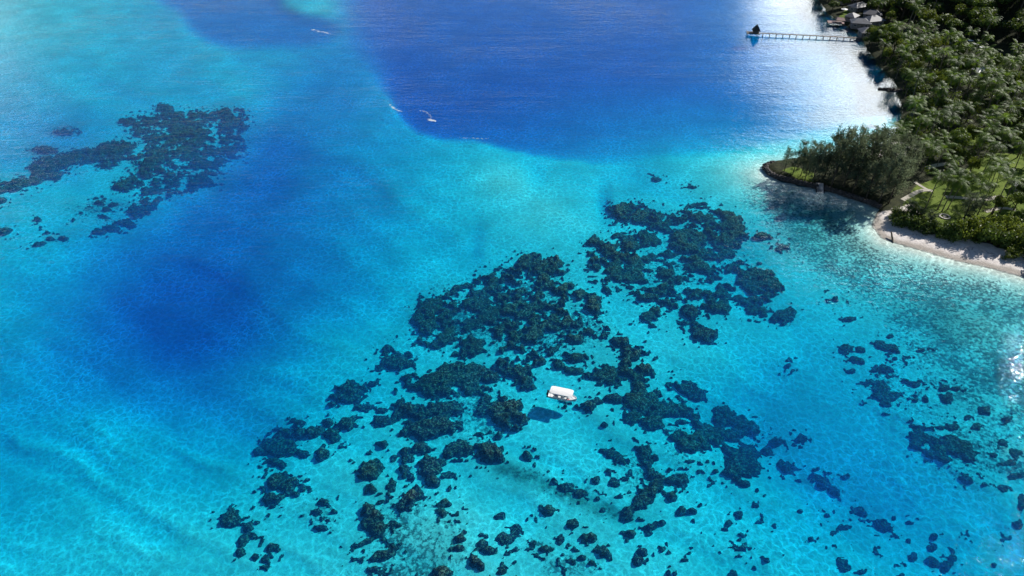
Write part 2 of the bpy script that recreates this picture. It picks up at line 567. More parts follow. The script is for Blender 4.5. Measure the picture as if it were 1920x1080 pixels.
# ------------------------------------------------------------------ sea floor depth
# optical path (m of water the light crosses) surveyed on a lattice of the lagoon
LAT = np.array([
    [7, 7.5, 10, 16, 16, 12, 17, 22, 24, 24, 24, 24, 24, 18, 8, 8, 8],
    [8.5, 10, 11, 12, 13, 17, 20, 22, 24, 24, 24, 24, 24, 20, 10, 8, 8],
    [12, 12, 13, 13, 13, 20, 17, 18, 20, 20, 20, 20, 20, 16, 8, 8, 8],
    [15, 18, 13, 13, 21, 20, 16, 12, 11, 11, 13, 15, 14, 9, 5, 5, 5],
    [11, 11, 12, 19, 24, 20, 15, 10, 7.5, 8, 10, 10, 9, 7, 4, 4, 4],
    [11, 13, 20, 25, 24, 19, 13, 11, 9, 8, 9, 10, 11, 8, 4, 4, 4],
    [13, 18, 26, 28, 24, 19, 13, 10, 9, 8, 9, 10, 12, 11, 7, 5, 4],
    [15, 20, 28, 29, 23, 15, 12, 10, 9, 8, 8.5, 9.5, 11, 12, 9, 6, 5],
    [16, 20, 22, 24, 18, 13, 11, 9.5, 9, 8.5, 8.5, 11, 13, 14, 11, 8, 6],
    [15, 14, 14, 16, 16, 11, 9.5, 9, 8.5, 8.5, 10, 12, 15, 16, 13, 9, 7],
    [13, 12, 12, 12, 10, 8.5, 8.5, 8, 8.5, 8.5, 8.5, 10, 13, 16, 15, 12, 10],
    [11, 10, 10, 9.5, 8.5, 8, 7.5, 6.5, 7.5, 7.5, 8.5, 9.5, 11, 13, 14, 14, 12],
    [9, 9, 9, 8.5, 8, 7.5, 7, 6.5, 6.5, 7.5, 7.5, 9, 10, 11, 12, 13, 13]], float)


def lattice(u, v):
    a = np.clip(u / 120.0, 0, 15.999)
    b = np.clip(v / 90.0, 0, 11.999)
    i, j = np.floor(a).astype(int), np.floor(b).astype(int)
    fa, fb = a - i, b - j

    def cub(p0, p1, p2, p3, q):
        return p1 + 0.5 * q * (p2 - p0 + q * (2 * p0 - 5 * p1 + 4 * p2 - p3 + q * (3 * (p1 - p2) + p3 - p0)))
    rows = []
    for dj in (-1, 0, 1, 2):
        jj = np.clip(j + dj, 0, 12)
        rows.append(cub(*[LAT[jj, np.clip(i + di, 0, 16)] for di in (-1, 0, 1, 2)], fa))
    return cub(*rows, fb)


CHAN = [(640, -420), (655, 0), (675, 60), (697, 110), (722, 160), (750, 208), (785, 243), (830, 258), (890, 266), (960, 282), (1030, 293), (1100, 300),
        (1180, 300), (1260, 293), (1330, 290), (1400, 283), (1470, 262), (1560, 225), (1620, 160), (1590, 90), (1530, 30), (1460, -420)]
BLOB = [(270, -420), (300, 0), (330, 22), (358, 58), (385, 78), (430, 89), (500, 94), (560, 90), (610, 80), (640, 58), (635, 34), (575, 30), (530, 12), (515, -420)]
POOL = [(210, 560), (262, 640), (300, 688), (370, 678), (420, 655), (452, 618), (472, 570), (440, 530), (330, 510)]
WEST = [(455, 120), (510, 130), (560, 180), (560, 270), (520, 360), (420, 420), (330, 430), (400, 350), (470, 290), (485, 220)]
SHOALS = [(575, 10, 90, 22, -4), (930, 330, 60, 40, -2.0), (345, 262, 70, 50, -1.5), (1000, 420, 80, 40, -1.5), (640, 660, 110, 40, -1.5), (820, 1000, 120, 60, -1.0),
          (505, 700, 120, 22, -2.0), (1340, 660, 120, 40, -1.0), (700, 440, 40, 90, 1.5), (1135, 385, 12, 35, 5), (890, 455, 16, 40, 2.5), (1010, 330, 20, 30, 1.5), (1210, 330, 30, 22, 1.5), (1310, 320, 25, 16, -2),
          (1400, 745, 80, 36, 3), (1480, 815, 85, 40, 4), (1560, 890, 85, 42, 4.5), (1650, 955, 90, 42, 4), (1750, 1030, 90, 50, 2.5)]


def depth_px(u, v):
    u = np.asarray(u, float)
    v = np.asarray(v, float)
    wx = 26 * (fbm(u / 130, v / 90, 41) - 0.5)
    wy = 18 * (fbm(u / 130, v / 90, 43) - 0.5)
    uu, vv = u + wx, v + wy
    L = lattice(u, v)
    L = L * (1 + 0.013 * np.clip(L - 9, 0, 20))
    L = L + 3.5 * smooth(poly_sd(uu, vv, WEST), -45, 45)
    L = L + 4.5 * smooth(poly_sd(uu, vv, POOL), -40, 30)
    for a, b, ra, rb, k in SHOALS:
        L = L + k * np.exp(-((uu - a) / ra) ** 2 - ((vv - b) / rb) ** 2)
    cw = 8 + 45 * smooth(v, 210, 60)
    cs = poly_sd(uu, vv, CHAN)
    kc = smooth(cs, -cw, cw * 1.2)
    Lc = 46 - 3.0 * smooth(cs, 20, 160)
    L = L * (1 - kc) + Lc * kc
    kb = smooth(poly_sd(uu, vv, BLOB), -12, 18)
    L = L * (1 - kb) + 29 * kb
    L = L * (0.95 + 0.10 * fbm(u / 60 + v / 200, v / 40, 47))
    ra_, rb_ = (u * 0.86 + v * 0.5), (-u * 0.5 + v * 0.86)
    st = fbm((ra_ + wx * 3) / 260, (rb_ + wy * 4) / 34, 53, 3)
    L = L * (1 + (0.32 - 0.16 * smooth(L, 14, 26)) * (st - 0.5) * (1 - 0.7 * kc))
    y = (540 - v) / FPX
    dep = PITCH - np.arctan(y)
    sl = np.maximum(np.sin(np.maximum(dep, R(6))), 0.1)
    return np.maximum(L, 2.0) / (1 / math.sin(SUN_EL) + np.sqrt(1 + (((u - 960) / FPX) * np.cos(np.arctan(y))) ** 2) / sl)


def depth_full(u, v):
    d = depth_px(u, v)
    x, y = ground(u, v, -d)
    s = -shore_dist(x, y)
    lim = 0.12 + 0.06 * np.maximum(s, 0) + 1.6 * smooth(y, 240, 290) * smooth(s, -3, 3)
    return np.where(s < -3, 1.6, np.minimum(d, lim))


def floor_z(x, y):
    d = np.full(np.shape(x), 3.0)
    for _ in range(5):
        u, v = project(x, y, -d)
        d = depth_full(u, v)
    return -d, u, v


us = np.concatenate([np.arange(-700, 0, 25), np.arange(0, 1920, 8), np.arange(1920, 2700, 25)])
vs = np.concatenate([np.arange(-330, 0, 15), np.arange(0, 1080, 8), np.arange(1080, 1500, 25)])
U, V = np.meshgrid(us, vs)
D = depth_full(U, V)
FX, FY = ground(U, V, -D)
SD = -shore_dist(FX, FY)


def ell(u, v, a, b, ra, rb, p=1.0):
    return np.clip(1.25 - np.sqrt(((u - a) / ra) ** 2 + ((v - b) / rb) ** 2), 0, 1) ** p


RUB = np.zeros_like(U)
for e in ((780, 1020, 110, 100, 0.52), (760, 1075, 120, 40, 0.5), (1070, 1060, 60, 30, 0.55), (1010, 1020, 45, 22, 0.5), (605, 965, 45, 40, 0.5),
          (980, 890, 60, 16, 0.5), (1060, 925, 60, 18, 0.55), (1130, 960, 45, 16, 0.5), (880, 600, 120, 75, 0.6), (960, 560, 140, 70, 0.55), (1090, 610, 60, 60, 0.6),
          (880, 780, 110, 60, 0.5), (1000, 640, 90, 40, 0.5), (1260, 500, 150, 80, 0.35), (1330, 470, 100, 60, 0.4), (340, 290, 130, 80, 0.35), (190, 395, 90, 30, 0.45), (1560, 905, 60, 25, 0.35),
          (1720, 740, 110, 90, 0.35), (1840, 840, 120, 80, 0.55), (1290, 840, 90, 60, 0.3), (1200, 880, 60, 60, 0.35)):
    RUB = np.maximum(RUB, e[4] * ell(U, V, *e[:4]))
# the shallow reef flat along the beach
rf = [(1395, 330), (1440, 350), (1520, 362), (1600, 395), (1640, 440), (1720, 480), (1800, 500), (1920, 535), (2300, 640), (2300, 900), (1980, 840), (1900, 790), (1800, 740),
      (1740, 700), (1690, 640), (1640, 590), (1570, 545), (1500, 500), (1440, 440), (1400, 390)]
RFS = poly_sd(U, V, rf)
RUB = np.maximum(RUB, 0.66 * smooth(RFS, -45, 50) * (0.6 + 0.6 * fbm(U / 60, V / 30, 71)))
RUB = np.maximum(RUB, 0.5 * smooth(poly_sd(U, V, [(1680, 620), (1960, 640), (1960, 930), (1860, 930), (1760, 800), (1640, 720)]), -40, 40) * fbm(U / 30, V / 20, 73) * 1.5)
WEED_AND_REFL = np.zeros_like(U)
for e in ((118, 247, 34, 14, 0.8), (85, 285, 40, 15, 0.8), (430, 345, 60, 25, 0.6), (1460, 380, 60, 25, 0.55), (1555, 400, 70, 22, 0.75), (1500, 440, 70, 30, 0.4), (1440, 470, 70, 40, 0.4), (1535, 905, 60, 14, 0.4), (1620, 965, 60, 14, 0.3), (1040, 915, 120, 14, 0.35), (1690, 560, 120, 30, 0.3), (1800, 600, 120, 60, 0.35)):
    WEED_AND_REFL = np.maximum(WEED_AND_REFL, e[4] * ell(U, V, *e[:4]))
for k in range(7):
    WEED_AND_REFL = np.maximum(WEED_AND_REFL, 1.0 * ell(U, V, 950 + 36 * k, 880 + 14.5 * k, 36, 15))
WEED_AND_REFL = WEED_AND_REFL * (0.45 + 0.9 * fbm(U / 10, V / 6, 81))
WEED_AND_REFL = np.minimum(WEED_AND_REFL, 0.86)
WEED_AND_REFL = np.maximum(WEED_AND_REFL, 1.0 * smooth(FY, 268, 285) * smooth(SD, 45, 12))  # north shore: dark tree reflection painted onto the floor
RUB = RUB * smooth(SD, 1, 8)
idx = np.arange(U.size).reshape(U.shape)
F = np.stack([idx[:-1, :-1], idx[1:, :-1], idx[1:, 1:], idx[:-1, 1:]], -1).reshape(-1, 4)
fm = mesh_from('sea_floor', np.stack([FX.ravel(), FY.ravel(), -D.ravel()], 1), F, FLOOR, True, {'rubble': RUB.ravel(), 'weed_and_reflection': np.clip(WEED_AND_REFL, 0, 1).ravel()})
struct(link('sea_floor', fm))

# water body: closed box whose top is a fine sheet
wx = np.concatenate([[-2600, -1500, -900], np.arange(-600, 600, 12), [900, 1500, 2600]]).astype(float)
wy = np.concatenate([[-60, 0], np.arange(30, 720, 12), [900, 1300, 1800, 2300]]).astype(float)
X, Y = np.meshgrid(wx, wy)
sd_w = -shore_dist(X, Y)
CH = 0.26 + 0.74 * smooth(sd_w, 15, 140)
CH = np.where(Y < 262, np.maximum(CH, 0.75), CH)
idx = np.arange(X.size).reshape(X.shape)
F = np.stack([idx[:-1, :-1], idx[:-1, 1:], idx[1:, 1:], idx[1:, :-1]], -1).reshape(-1, 4).tolist()
nV = X.size
vw = np.stack([X.ravel(), Y.ravel(), np.zeros(nV)], 1).tolist()
rim = list(idx[0, :]) + list(idx[1:, -1]) + list(idx[-1, ::-1][1:]) + list(idx[::-1, 0][1:-1])
for r in rim:
    vw.append([vw[r][0], vw[r][1], -40.0])
m_ = len(rim)
for k in range(m_):
    F.append([int(rim[k]), nV + k, nV + (k + 1) % m_, int(rim[(k + 1) % m_])])
F.append([nV + k for k in range(m_)][::-1])
chv = np.concatenate([CH.ravel(), np.ones(m_)])
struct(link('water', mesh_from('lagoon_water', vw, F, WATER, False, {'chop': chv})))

# ------------------------------------------------------------------ coral
# surveyed outlines (photo pixels, dropped on the sea floor); tag, open-ness, outline
def el(tag_, open_, *es):
    return [(tag_, open_, e) for e in es]


SHAPES = []
POLYS = [
    ('wedge', 0.85, [(772, 612), (780, 577), (807, 562), (830, 552), (852, 542), (885, 532), (900, 520), (935, 510), (960, 500), (980, 482), (1015, 482), (1050, 487), (1065, 505), (1062, 520), (1082, 535), (1090, 550), (1125, 547), (1127, 567), (1120, 585), (1125, 600), (1142, 622), (1122, 637), (1098, 622), (1090, 645), (1055, 645), (1035, 660), (1025, 680), (1005, 690), (982, 692), (970, 680), (940, 660), (945, 645), (920, 627), (880, 640), (860, 650), (830, 655), (800, 647), (782, 640)]),
    ('spur', 0.25, [(843, 668), (880, 645), (900, 630), (922, 640), (915, 655), (890, 670), (862, 677)]),
    ('knee', 0.15, [(920, 690), (940, 674), (960, 675), (985, 690), (1004, 708), (1002, 727), (980, 730), (960, 718), (940, 705), (922, 705)]),
    ('boatside', 0.42, [(743, 732), (758, 702), (770, 695), (790, 708), (810, 700), (825, 688), (862, 676), (902, 690), (932, 715), (926, 737), (900, 757), (850, 757), (800, 747), (760, 742)]),
    ('elbow', 0.2, [(885, 778), (930, 735), (962, 742), (975, 760), (986, 800), (962, 808), (930, 792), (900, 787)]),
    ('north', 0.6, [(1140, 392), (1175, 383), (1210, 390), (1250, 398), (1270, 400), (1290, 390), (1320, 382), (1350, 388), (1352, 400), (1375, 405), (1402, 425), (1405, 440), (1385, 470), (1370, 462), (1340, 460), (1310, 435), (1250, 437), (1225, 430), (1195, 425), (1155, 418), (1150, 405)]),
    ('anvil', 0.12, [(1170, 750), (1190, 738), (1210, 748), (1226, 726), (1245, 728), (1257, 745), (1282, 760), (1302, 773), (1320, 778), (1318, 792), (1290, 792), (1260, 786), (1240, 789), (1215, 782), (1195, 766), (1172, 764)]),
    ('horse', 0.15, [(1332, 772), (1356, 756), (1386, 770), (1412, 789), (1427, 820), (1404, 833), (1382, 831), (1360, 826), (1325, 848), (1307, 861), (1281, 857), (1255, 835), (1245, 811), (1268, 806), (1290, 811), (1316, 798), (1325, 783)]),
    ('hoof', 0.15, [(1352, 838), (1400, 835), (1422, 855), (1420, 890), (1385, 900), (1353, 887), (1358, 860)]),
    ('west', 0.9, [(225, 228), (262, 220), (300, 214), (345, 207), (392, 213), (420, 206), (455, 207), (470, 235), (450, 252), (462, 268), (458, 295), (425, 312), (410, 322), (408, 345), (350, 362), (300, 375), (285, 392), (255, 410), (240, 395), (262, 375), (250, 362), (213, 352), (230, 338), (262, 315), (240, 300), (275, 285), (270, 265), (245, 245)]),
    ('arm', 0.5, [(55, 318), (70, 300), (95, 295), (130, 288), (160, 280), (195, 272), (230, 263), (255, 268), (255, 280), (230, 290), (225, 308), (185, 315), (160, 305), (130, 318), (100, 322), (75, 330)]),
    ('strip', 0.15, [(-40, 352), (30, 340), (55, 333), (80, 325), (118, 324), (112, 334), (80, 341), (60, 353), (20, 359), (-40, 375)]),
    ('flat', 0.2, [(1706, 810), (1740, 812), (1780, 820), (1825, 833), (1838, 856), (1812, 862), (1770, 864), (1730, 849), (1708, 835)]),
]
NET = [(1110, 457, 14, 12), (1140, 467, 24, 14), (1190, 452, 46, 18), (1165, 495, 38, 22), (1115, 490, 13, 25), (1108, 530, 10, 9), (1195, 517, 28, 14),
       (1153, 522, 15, 7), (1290, 452, 35, 23), (1345, 475, 32, 13), (1365, 448, 26, 18), (1225, 485, 20, 8), (1250, 477, 14, 6), (1250, 510, 18, 14),
       (1310, 505, 32, 16), (1370, 503, 26, 10), (1275, 525, 14, 8), (1310, 526, 22, 8), (1245, 540, 18, 14), (1220, 552, 46, 12), (1255, 570, 17, 10),
       (1365, 540, 16, 9), (1350, 553, 12, 6), (1305, 552, 24, 10), (1425, 535, 44, 27, 20), (1400, 567, 26, 13), (1345, 575, 26, 12), (1425, 585, 20, 8),
       (1320, 488, 40, 7), (1280, 560, 20, 8), (1335, 520, 18, 7), (1180, 540, 14, 5)]
SHAPES += el('net', 0.34, *NET)
SMALL = [(1137, 543, 11, 9), (1160, 545, 10, 4), (1222, 592, 22, 12), (1225, 611, 7, 5), (1292, 590, 15, 15, -40), (1280, 607, 15, 7), (1316, 627, 27, 16, 25),
         (1466, 598, 20, 11), (1481, 588, 12, 10), (1430, 446, 17, 5), (1465, 466, 14, 7),
         (1162, 645, 12, 9), (1177, 660, 20, 10), (1196, 666, 16, 11), (1173, 681, 8, 10), (1078, 672, 20, 12), (1047, 684, 10, 11),
         (1083, 695, 20, 9), (1130, 704, 42, 17), (1166, 700, 16, 10), (1212, 694, 16, 15), (1203, 710, 15, 10), (1203, 729, 15, 12), (1287, 728, 33, 15, 28),
         (1185, 786, 17, 14), (1218, 796, 22, 12), (1280, 793, 13, 7), (1105, 762, 14, 10), (1123, 755, 7, 6), (1150, 750, 18, 7), (1080, 763, 6, 4),
         (1057, 764, 5, 4), (1127, 779, 6, 4), (1140, 782, 6, 5), (1132, 796, 9, 6), (990, 857, 8, 8), (902, 815, 9, 5), (935, 817, 6, 4),
         (1143, 853, 14, 9), (1166, 866, 18, 9, 15), (1205, 850, 12, 20), (1212, 873, 16, 8), (1129, 845, 9, 8), (1230, 860, 6, 5), (1142, 887, 6, 6),
         (1187, 895, 8, 6), (1225, 900, 20, 20), (1205, 926, 19, 20), (1277, 893, 15, 18), (1255, 903, 12, 6), (1310, 870, 6, 5), (1255, 883, 5, 4),
         (1147, 907, 10, 7), (1118, 902, 8, 6), (1155, 933, 11, 6), (1260, 932, 9, 8), (1130, 957, 10, 9), (1177, 962, 18, 14), (1193, 950, 9, 7), (1040, 902, 9, 7), (1060, 913, 11, 7), (1090, 926, 10, 6), (1120, 935, 9, 6),
         (1027, 958, 10, 9), (1005, 975, 7, 8), (938, 968, 7, 6), (1072, 982, 7, 6), (970, 995, 8, 10), (947, 1012, 14, 10), (917, 1032, 10, 7), (904, 1020, 8, 6),
         (1102, 1010, 11, 8), (1212, 989, 16, 9), (1182, 1002, 8, 5), (1237, 980, 8, 5), (1130, 1037, 8, 8), (1000, 1022, 8, 7), (1020, 1030, 9, 6), (1070, 1052, 12, 9), (1090, 1046, 10, 8), (1108, 1055, 8, 6),
         (1250, 1019, 6, 7), (1338, 1022, 5, 5), (1313, 947, 7, 4), (1298, 960, 8, 4), (1276, 959, 7, 5), (1340, 885, 8, 6), (1335, 907, 7, 6), (1355, 905, 6, 6),
         (1330, 988, 5, 4), (1355, 992, 7, 7), (890, 1050, 9, 9), (942, 1072, 12, 9), (1253, 1072, 5, 5), (1288, 1038, 5, 4), (902, 1062, 5, 5), (1051, 1013, 5, 6), (1205, 1036, 9, 7), (1200, 1052, 9, 6),
         (1500, 824, 9, 6), (1457, 832, 12, 7), (1438, 847, 8, 7), (1483, 878, 22, 10, 12), (1398, 908, 12, 9), (1420, 919, 6, 5), (1540, 908, 9, 10), (1565, 925, 12, 6, 40),
         (1525, 893, 10, 6), (1585, 895, 5, 4), (1415, 947, 6, 5), (1366, 982, 6, 6), (1384, 965, 5, 4), (1430, 969, 4, 3), (1612, 957, 17, 8, 22), (1653, 985, 18, 9, 25), (1580, 990, 10, 8),
         (1552, 967, 8, 6), (1677, 972, 6, 6), (1702, 980, 8, 5), (1520, 1012, 5, 4), (1703, 1015, 6, 6), (1680, 1008, 5, 4), (1748, 1027, 8, 5), (1752, 1008, 6, 4),
         (1395, 1027, 11, 12), (1385, 1012, 7, 6), (1404, 1053, 5, 4), (1435, 1052, 5, 3), (1581, 1055, 17, 14), (1708, 1046, 9, 8), (1748, 1056, 12, 8), (1785, 1048, 8, 9), (1772, 1060, 7, 8),
         (1617, 1074, 14, 8), (1690, 1078, 9, 6), (1378, 1075, 9, 7), (1808, 900, 14, 7, 18), (1845, 910, 6, 4), (1882, 916, 7, 5), (1880, 1010, 9, 8), (1895, 1008, 8, 8), (1910, 983, 9, 9), (1917, 945, 8, 14),
         (1900, 893, 18, 8), (1810, 1010, 5, 3), (1865, 1058, 5, 4), (1450, 985, 4, 3), (1500, 958, 4, 3), (1470, 1040, 4, 3), (1550, 1030, 4, 3), (1640, 1035, 5, 3),
         (1660, 652, 23, 8, 18), (1668, 630, 9, 7), (1615, 655, 10, 6), (1587, 655, 12, 7), (1605, 677, 13, 6), (1700, 673, 14, 6, 22), (1677, 672, 8, 5), (1658, 694, 19, 8), (1730, 657, 11, 5),
         (1597, 697, 8, 6), (1622, 718, 12, 7), (1650, 725, 17, 9), (1662, 745, 27, 7), (1660, 757, 9, 6), (1718, 721, 24, 9, 22), (1717, 752, 9, 7), (1734, 749, 6, 8), (1775, 747, 13, 9, 28),
         (1770, 730, 6, 4), (1795, 730, 8, 5), (1588, 600, 14, 4), (1565, 562, 14, 6), (1477, 686, 7, 6), (1845, 770, 11, 6), (1815, 783, 10, 6), (1890, 785, 9, 6), (1708, 798, 5, 4), (1710, 788, 4, 3), (1790, 800, 14, 7), (1745, 803, 26, 6),
         (1860, 855, 14, 7), (1885, 870, 14, 7), (1830, 800, 12, 6), (1880, 830, 12, 6), (1905, 850, 10, 7),
         (746, 681, 34, 18), (727, 658, 15, 8, -25), (712, 692, 12, 7), (655, 738, 30, 16), (628, 745, 10, 5), (700, 720, 9, 6), (622, 760, 5, 3), (690, 766, 14, 7), (716, 770, 12, 7),
         (615, 793, 9, 6), (650, 797, 21, 13), (712, 790, 26, 10, -10), (765, 770, 26, 19), (790, 785, 20, 12), (842, 766, 34, 16), (812, 803, 54, 20, -8), (858, 847, 34, 17), (918, 857, 24, 22), (905, 840, 18, 10),
         (532, 838, 36, 17), (552, 815, 36, 9), (565, 850, 13, 9), (487, 850, 14, 6), (515, 868, 21, 7, 18), (626, 817, 14, 10), (604, 854, 11, 9), (590, 808, 14, 6), (557, 800, 12, 10),
         (520, 905, 24, 17), (512, 938, 26, 16, -10), (545, 915, 12, 18), (557, 928, 13, 8), (568, 918, 8, 8), (429, 976, 17, 10), (433, 967, 9, 9), (468, 990, 10, 9), (455, 1013, 10, 10), (472, 1005, 12, 8), (452, 1038, 8, 7), (508, 1028, 16, 8, -12), (478, 1045, 14, 11), (495, 1050, 12, 10), (495, 1064, 14, 6),
         (698, 882, 26, 17), (720, 835, 13, 8), (697, 849, 8, 5), (757, 893, 15, 13), (738, 908, 14, 11), (803, 875, 23, 15), (827, 870, 11, 7), (813, 906, 11, 9), (840, 893, 10, 9), (843, 917, 5, 8), (770, 936, 28, 14, -30), (760, 848, 14, 9), (785, 842, 20, 9), (765, 860, 14, 8),
         (698, 920, 6, 5), (702, 965, 18, 20), (712, 990, 20, 14), (690, 980, 12, 10), (835, 945, 11, 7), (830, 965, 10, 9), (853, 966, 10, 6), (860, 1010, 9, 8), (860, 1028, 9, 5), (700, 1068, 18, 9), (825, 1075, 24, 11), (718, 1042, 22, 8, -20), (665, 1050, 10, 6), (680, 1020, 22, 6, -30), (735, 1030, 14, 6, -20),
         (590, 960, 12, 7), (610, 945, 14, 6), (615, 975, 14, 8), (625, 960, 8, 6), (605, 990, 10, 5),
         (311, 205, 14, 7), (270, 395, 22, 13), (275, 372, 9, 9), (235, 421, 20, 7), (190, 436, 12, 5), (213, 431, 18, 5), (120, 449, 14, 4), (97, 449, 9, 4), (75, 459, 18, 4, -12), (8, 436, 14, 7), (70, 412, 6, 3), (76, 427, 4, 2), (90, 438, 8, 3), (6, 378, 8, 4), (5, 97, 8, 3), (5, 130, 9, 4),
         (165, 388, 8, 3), (185, 382, 9, 3), (200, 395, 8, 3), (150, 400, 8, 3), (195, 408, 8, 3), (180, 372, 7, 3), (215, 385, 8, 3), (138, 412, 6, 2), (225, 300, 12, 4), (240, 285, 10, 4),
         (118, 248, 18, 6), (86, 284, 20, 6), (1230, 337, 9, 3), (1300, 352, 10, 3)]
SHAPES += el('', 0.0, *SMALL)
for tg, op, pl in POLYS:
    SHAPES.append((tg, op, pl))

CS = 0.31
gx = np.arange(-215, 180, CS)
gy = np.arange(58, 345, CS)
X, Y = np.meshgrid(gx, gy)
q_ = 5
cxs, cys = np.arange(gx[0] - CS, gx[-1] + CS * (q_ + 2), CS * q_), np.arange(gy[0] - CS, gy[-1] + CS * (q_ + 2), CS * q_)
cz = floor_z(*np.meshgrid(cxs, cys))[0]
fa, fb = (gx - cxs[0]) / (CS * q_), (gy - cys[0]) / (CS * q_)
ia, ib = np.floor(fa).astype(int), np.floor(fb).astype(int)
fa, fb = (fa - ia)[None, :], (fb - ib)[:, None]
zf = (cz[np.ix_(ib, ia)] * (1 - fa) + cz[np.ix_(ib, ia + 1)] * fa) * (1 - fb) + (cz[np.ix_(ib + 1, ia)] * (1 - fa) + cz[np.ix_(ib + 1, ia + 1)] * fa) * fb
Uc, Vc = project(X, Y, zf)
ok = (Uc > -60) & (Uc < 1990) & (Vc > 80) & (Vc < 1140)
BEST = np.full(X.shape, -9.0)
WHO = np.full(X.shape, -1)
OPEN = np.zeros(X.shape)
PXM = np.hypot(np.hypot(X, Y), CAM_H) / FPX
TAGS = sorted({s_[0] for s_ in SHAPES})
iy, ix = np.where(ok)
uf, vf, pf = Uc[ok], Vc[ok], PXM[ok]
bf = np.full(uf.shape, -9.0)
wf = np.full(uf.shape, -1)
of = np.zeros(uf.shape)
rf_ = np.ones(uf.shape)
RAD = np.ones(X.shape)
for tg, op, sh in SHAPES:
    if isinstance(sh, list):
        a = np.array(sh, float)
        box_ = (a[:, 0].min() - 30, a[:, 0].max() + 30, a[:, 1].min() - 20, a[:, 1].max() + 20)
    else:
        r_ = max(sh[2], sh[3]) * 1.6 + 8
        box_ = (sh[0] - r_, sh[0] + r_, sh[1] - r_, sh[1] + r_)
    k = np.where((uf > box_[0]) & (uf < box_[1]) & (vf > box_[2]) & (vf < box_[3]))[0]
    if not len(k):
        continue
    if isinstance(sh, list):
        s_ = poly_sd(uf[k], vf[k], sh)
    else:
        an = R(sh[4]) if len(sh) > 4 else 0.0
        du, dv = uf[k] - sh[0], vf[k] - sh[1]
        da = du * math.cos(an) + dv * math.sin(an)
        db = -du * math.sin(an) + dv * math.cos(an)
        s_ = (1.0 - np.sqrt((da / sh[2]) ** 2 + (db / sh[3]) ** 2)) * (sh[2] * sh[3]) ** 0.5
    s_ = s_ * pf[k]
    up = s_ > bf[k]
    kk = k[up]
    bf[kk] = s_[up]
    wf[kk] = TAGS.index(tg)
    of[kk] = op
    rf_[kk] = 9.0 if isinstance(sh, list) else (sh[2] * sh[3]) ** 0.5 * float(np.mean(pf[k]))
BEST[ok], WHO[ok], OPEN[ok], RAD[ok] = bf, wf, of, rf_
n_edge = (4.2 * (fbm(X / 3.4, Y / 3.4, 101, 4) - 0.5) + 2.0 * (fbm(X / 1.0, Y / 1.0, 107, 2) - 0.5)) * np.clip(RAD / 2.0, 0.55, 1.25)
hole = 0.45 * fbm(X / 4.6, Y / 4.6, 113, 3) + 0.55 * fbm(X / 1.9, Y / 1.9, 117, 3)
SC = np.minimum(BEST, 1.8) + n_edge - OPEN * 9.0 * np.maximum(hole - 0.43, 0) * smooth(BEST, 0.0, 1.5) * 2.2
near = smooth(BEST, -0.8, 0.3)
SC = np.where(BEST > -0.7, SC, -1.0)
frag = fbm(X / 1.0, Y / 1.0, 151, 2) + 0.25 * (fbm(X / 5, Y / 5, 155, 2) - 0.5) + 0.03 * np.clip(BEST, -3.5, 0)
SC = np.where((frag > 0.71) & (BEST > -3.5), np.maximum(SC, 0.22), SC)
MASK = (SC > 0) & ok
b1 = 1 - np.clip(worley(X / 1.5, Y / 1.5, 121), 0, 1) ** 2
b2 = 1 - np.clip(worley(X / 0.8, Y / 0.8, 127), 0, 1) ** 2
HT = np.sqrt(np.clip(SC, 0, 2.4) / 2.4) * (0.45 + 0.9 * b1) * 0.85 + 0.62 * b2 * smooth(SC, 0, 0.6) + 0.35 * (fbm(X / 7, Y / 7, 131) - 0.3) * smooth(SC, 0.3, 2)
HT = HT * (0.45 + 0.9 * fbm(X / 11, Y / 11, 137, 2)) * (1 - 0.4 * smooth(Uc, 1430, 1600))
HT = np.minimum(HT, np.maximum(-zf - 0.8, 0.25))
ZC = np.where(MASK, zf + HT, zf - 0.35)
# connected patches
cell = MASK[:-1, :-1] | MASK[1:, :-1] | MASK[:-1, 1:] | MASK[1:, 1:]
lab = np.zeros(cell.shape, int)
tagc = np.maximum.reduce([WHO[:-1, :-1], WHO[1:, :-1], WHO[:-1, 1:], WHO[1:, 1:]])
nlab = 0
comps = []
for a, b in zip(*np.where(cell)):
    if lab[a, b]:
        continue
    nlab += 1
    tg = tagc[a, b]
    st = [(a, b)]
    lab[a, b] = nlab
    cells = []
    while st:
        p, q = st.pop()
        cells.append((p, q))
        for dp, dq in ((1, 0), (-1, 0), (0, 1), (0, -1)):
            i, j = p + dp, q + dq
            if 0 <= i < cell.shape[0] and 0 <= j < cell.shape[1] and cell[i, j] and not lab[i, j] and tagc[i, j] == tg:
                lab[i, j] = nlab
                st.append((i, j))
    comps.append((len(cells) * CS * CS, TAGS[tg], cells))
comps.sort(key=lambda c_: -c_[0])
REEF_LABEL = {
    'wedge': 'largest wedge of dense dark coral with greenish sandy gaps',
    'spur': 'short slanting spur of dark coral just below the big coral wedge',
    'knee': 'knee-shaped dark coral patch between the big wedge and the white boat',
    'boatside': 'broad dark coral mound beside the boat with a pale notch in its edge',
    'elbow': 'elbow-shaped dark coral patch beside the boat shadow',
    'north': 'long purplish coral bank at the reef head nearest the wooded point',
    'anvil': 'anvil-shaped dark coral ridge on the bow side of the boat',
    'horse': 'curved thick dark coral reef bordering the darker blue channel',
    'hoof': 'blunt dark coral block hanging off the curved reef',
    'west': 'big isolated dark reef across the blue channel, riddled with sand windows',
    'arm': 'narrow coral arm stretching away from the isolated reef',
    'strip': 'thin green-brown coral strip at the far end of the reef arm',
    'flat': 'purplish coral ledge on the edge of the pale reef flat off the beach',
    'net': 'ragged network of purplish coral clumps with turquoise sand between',
}
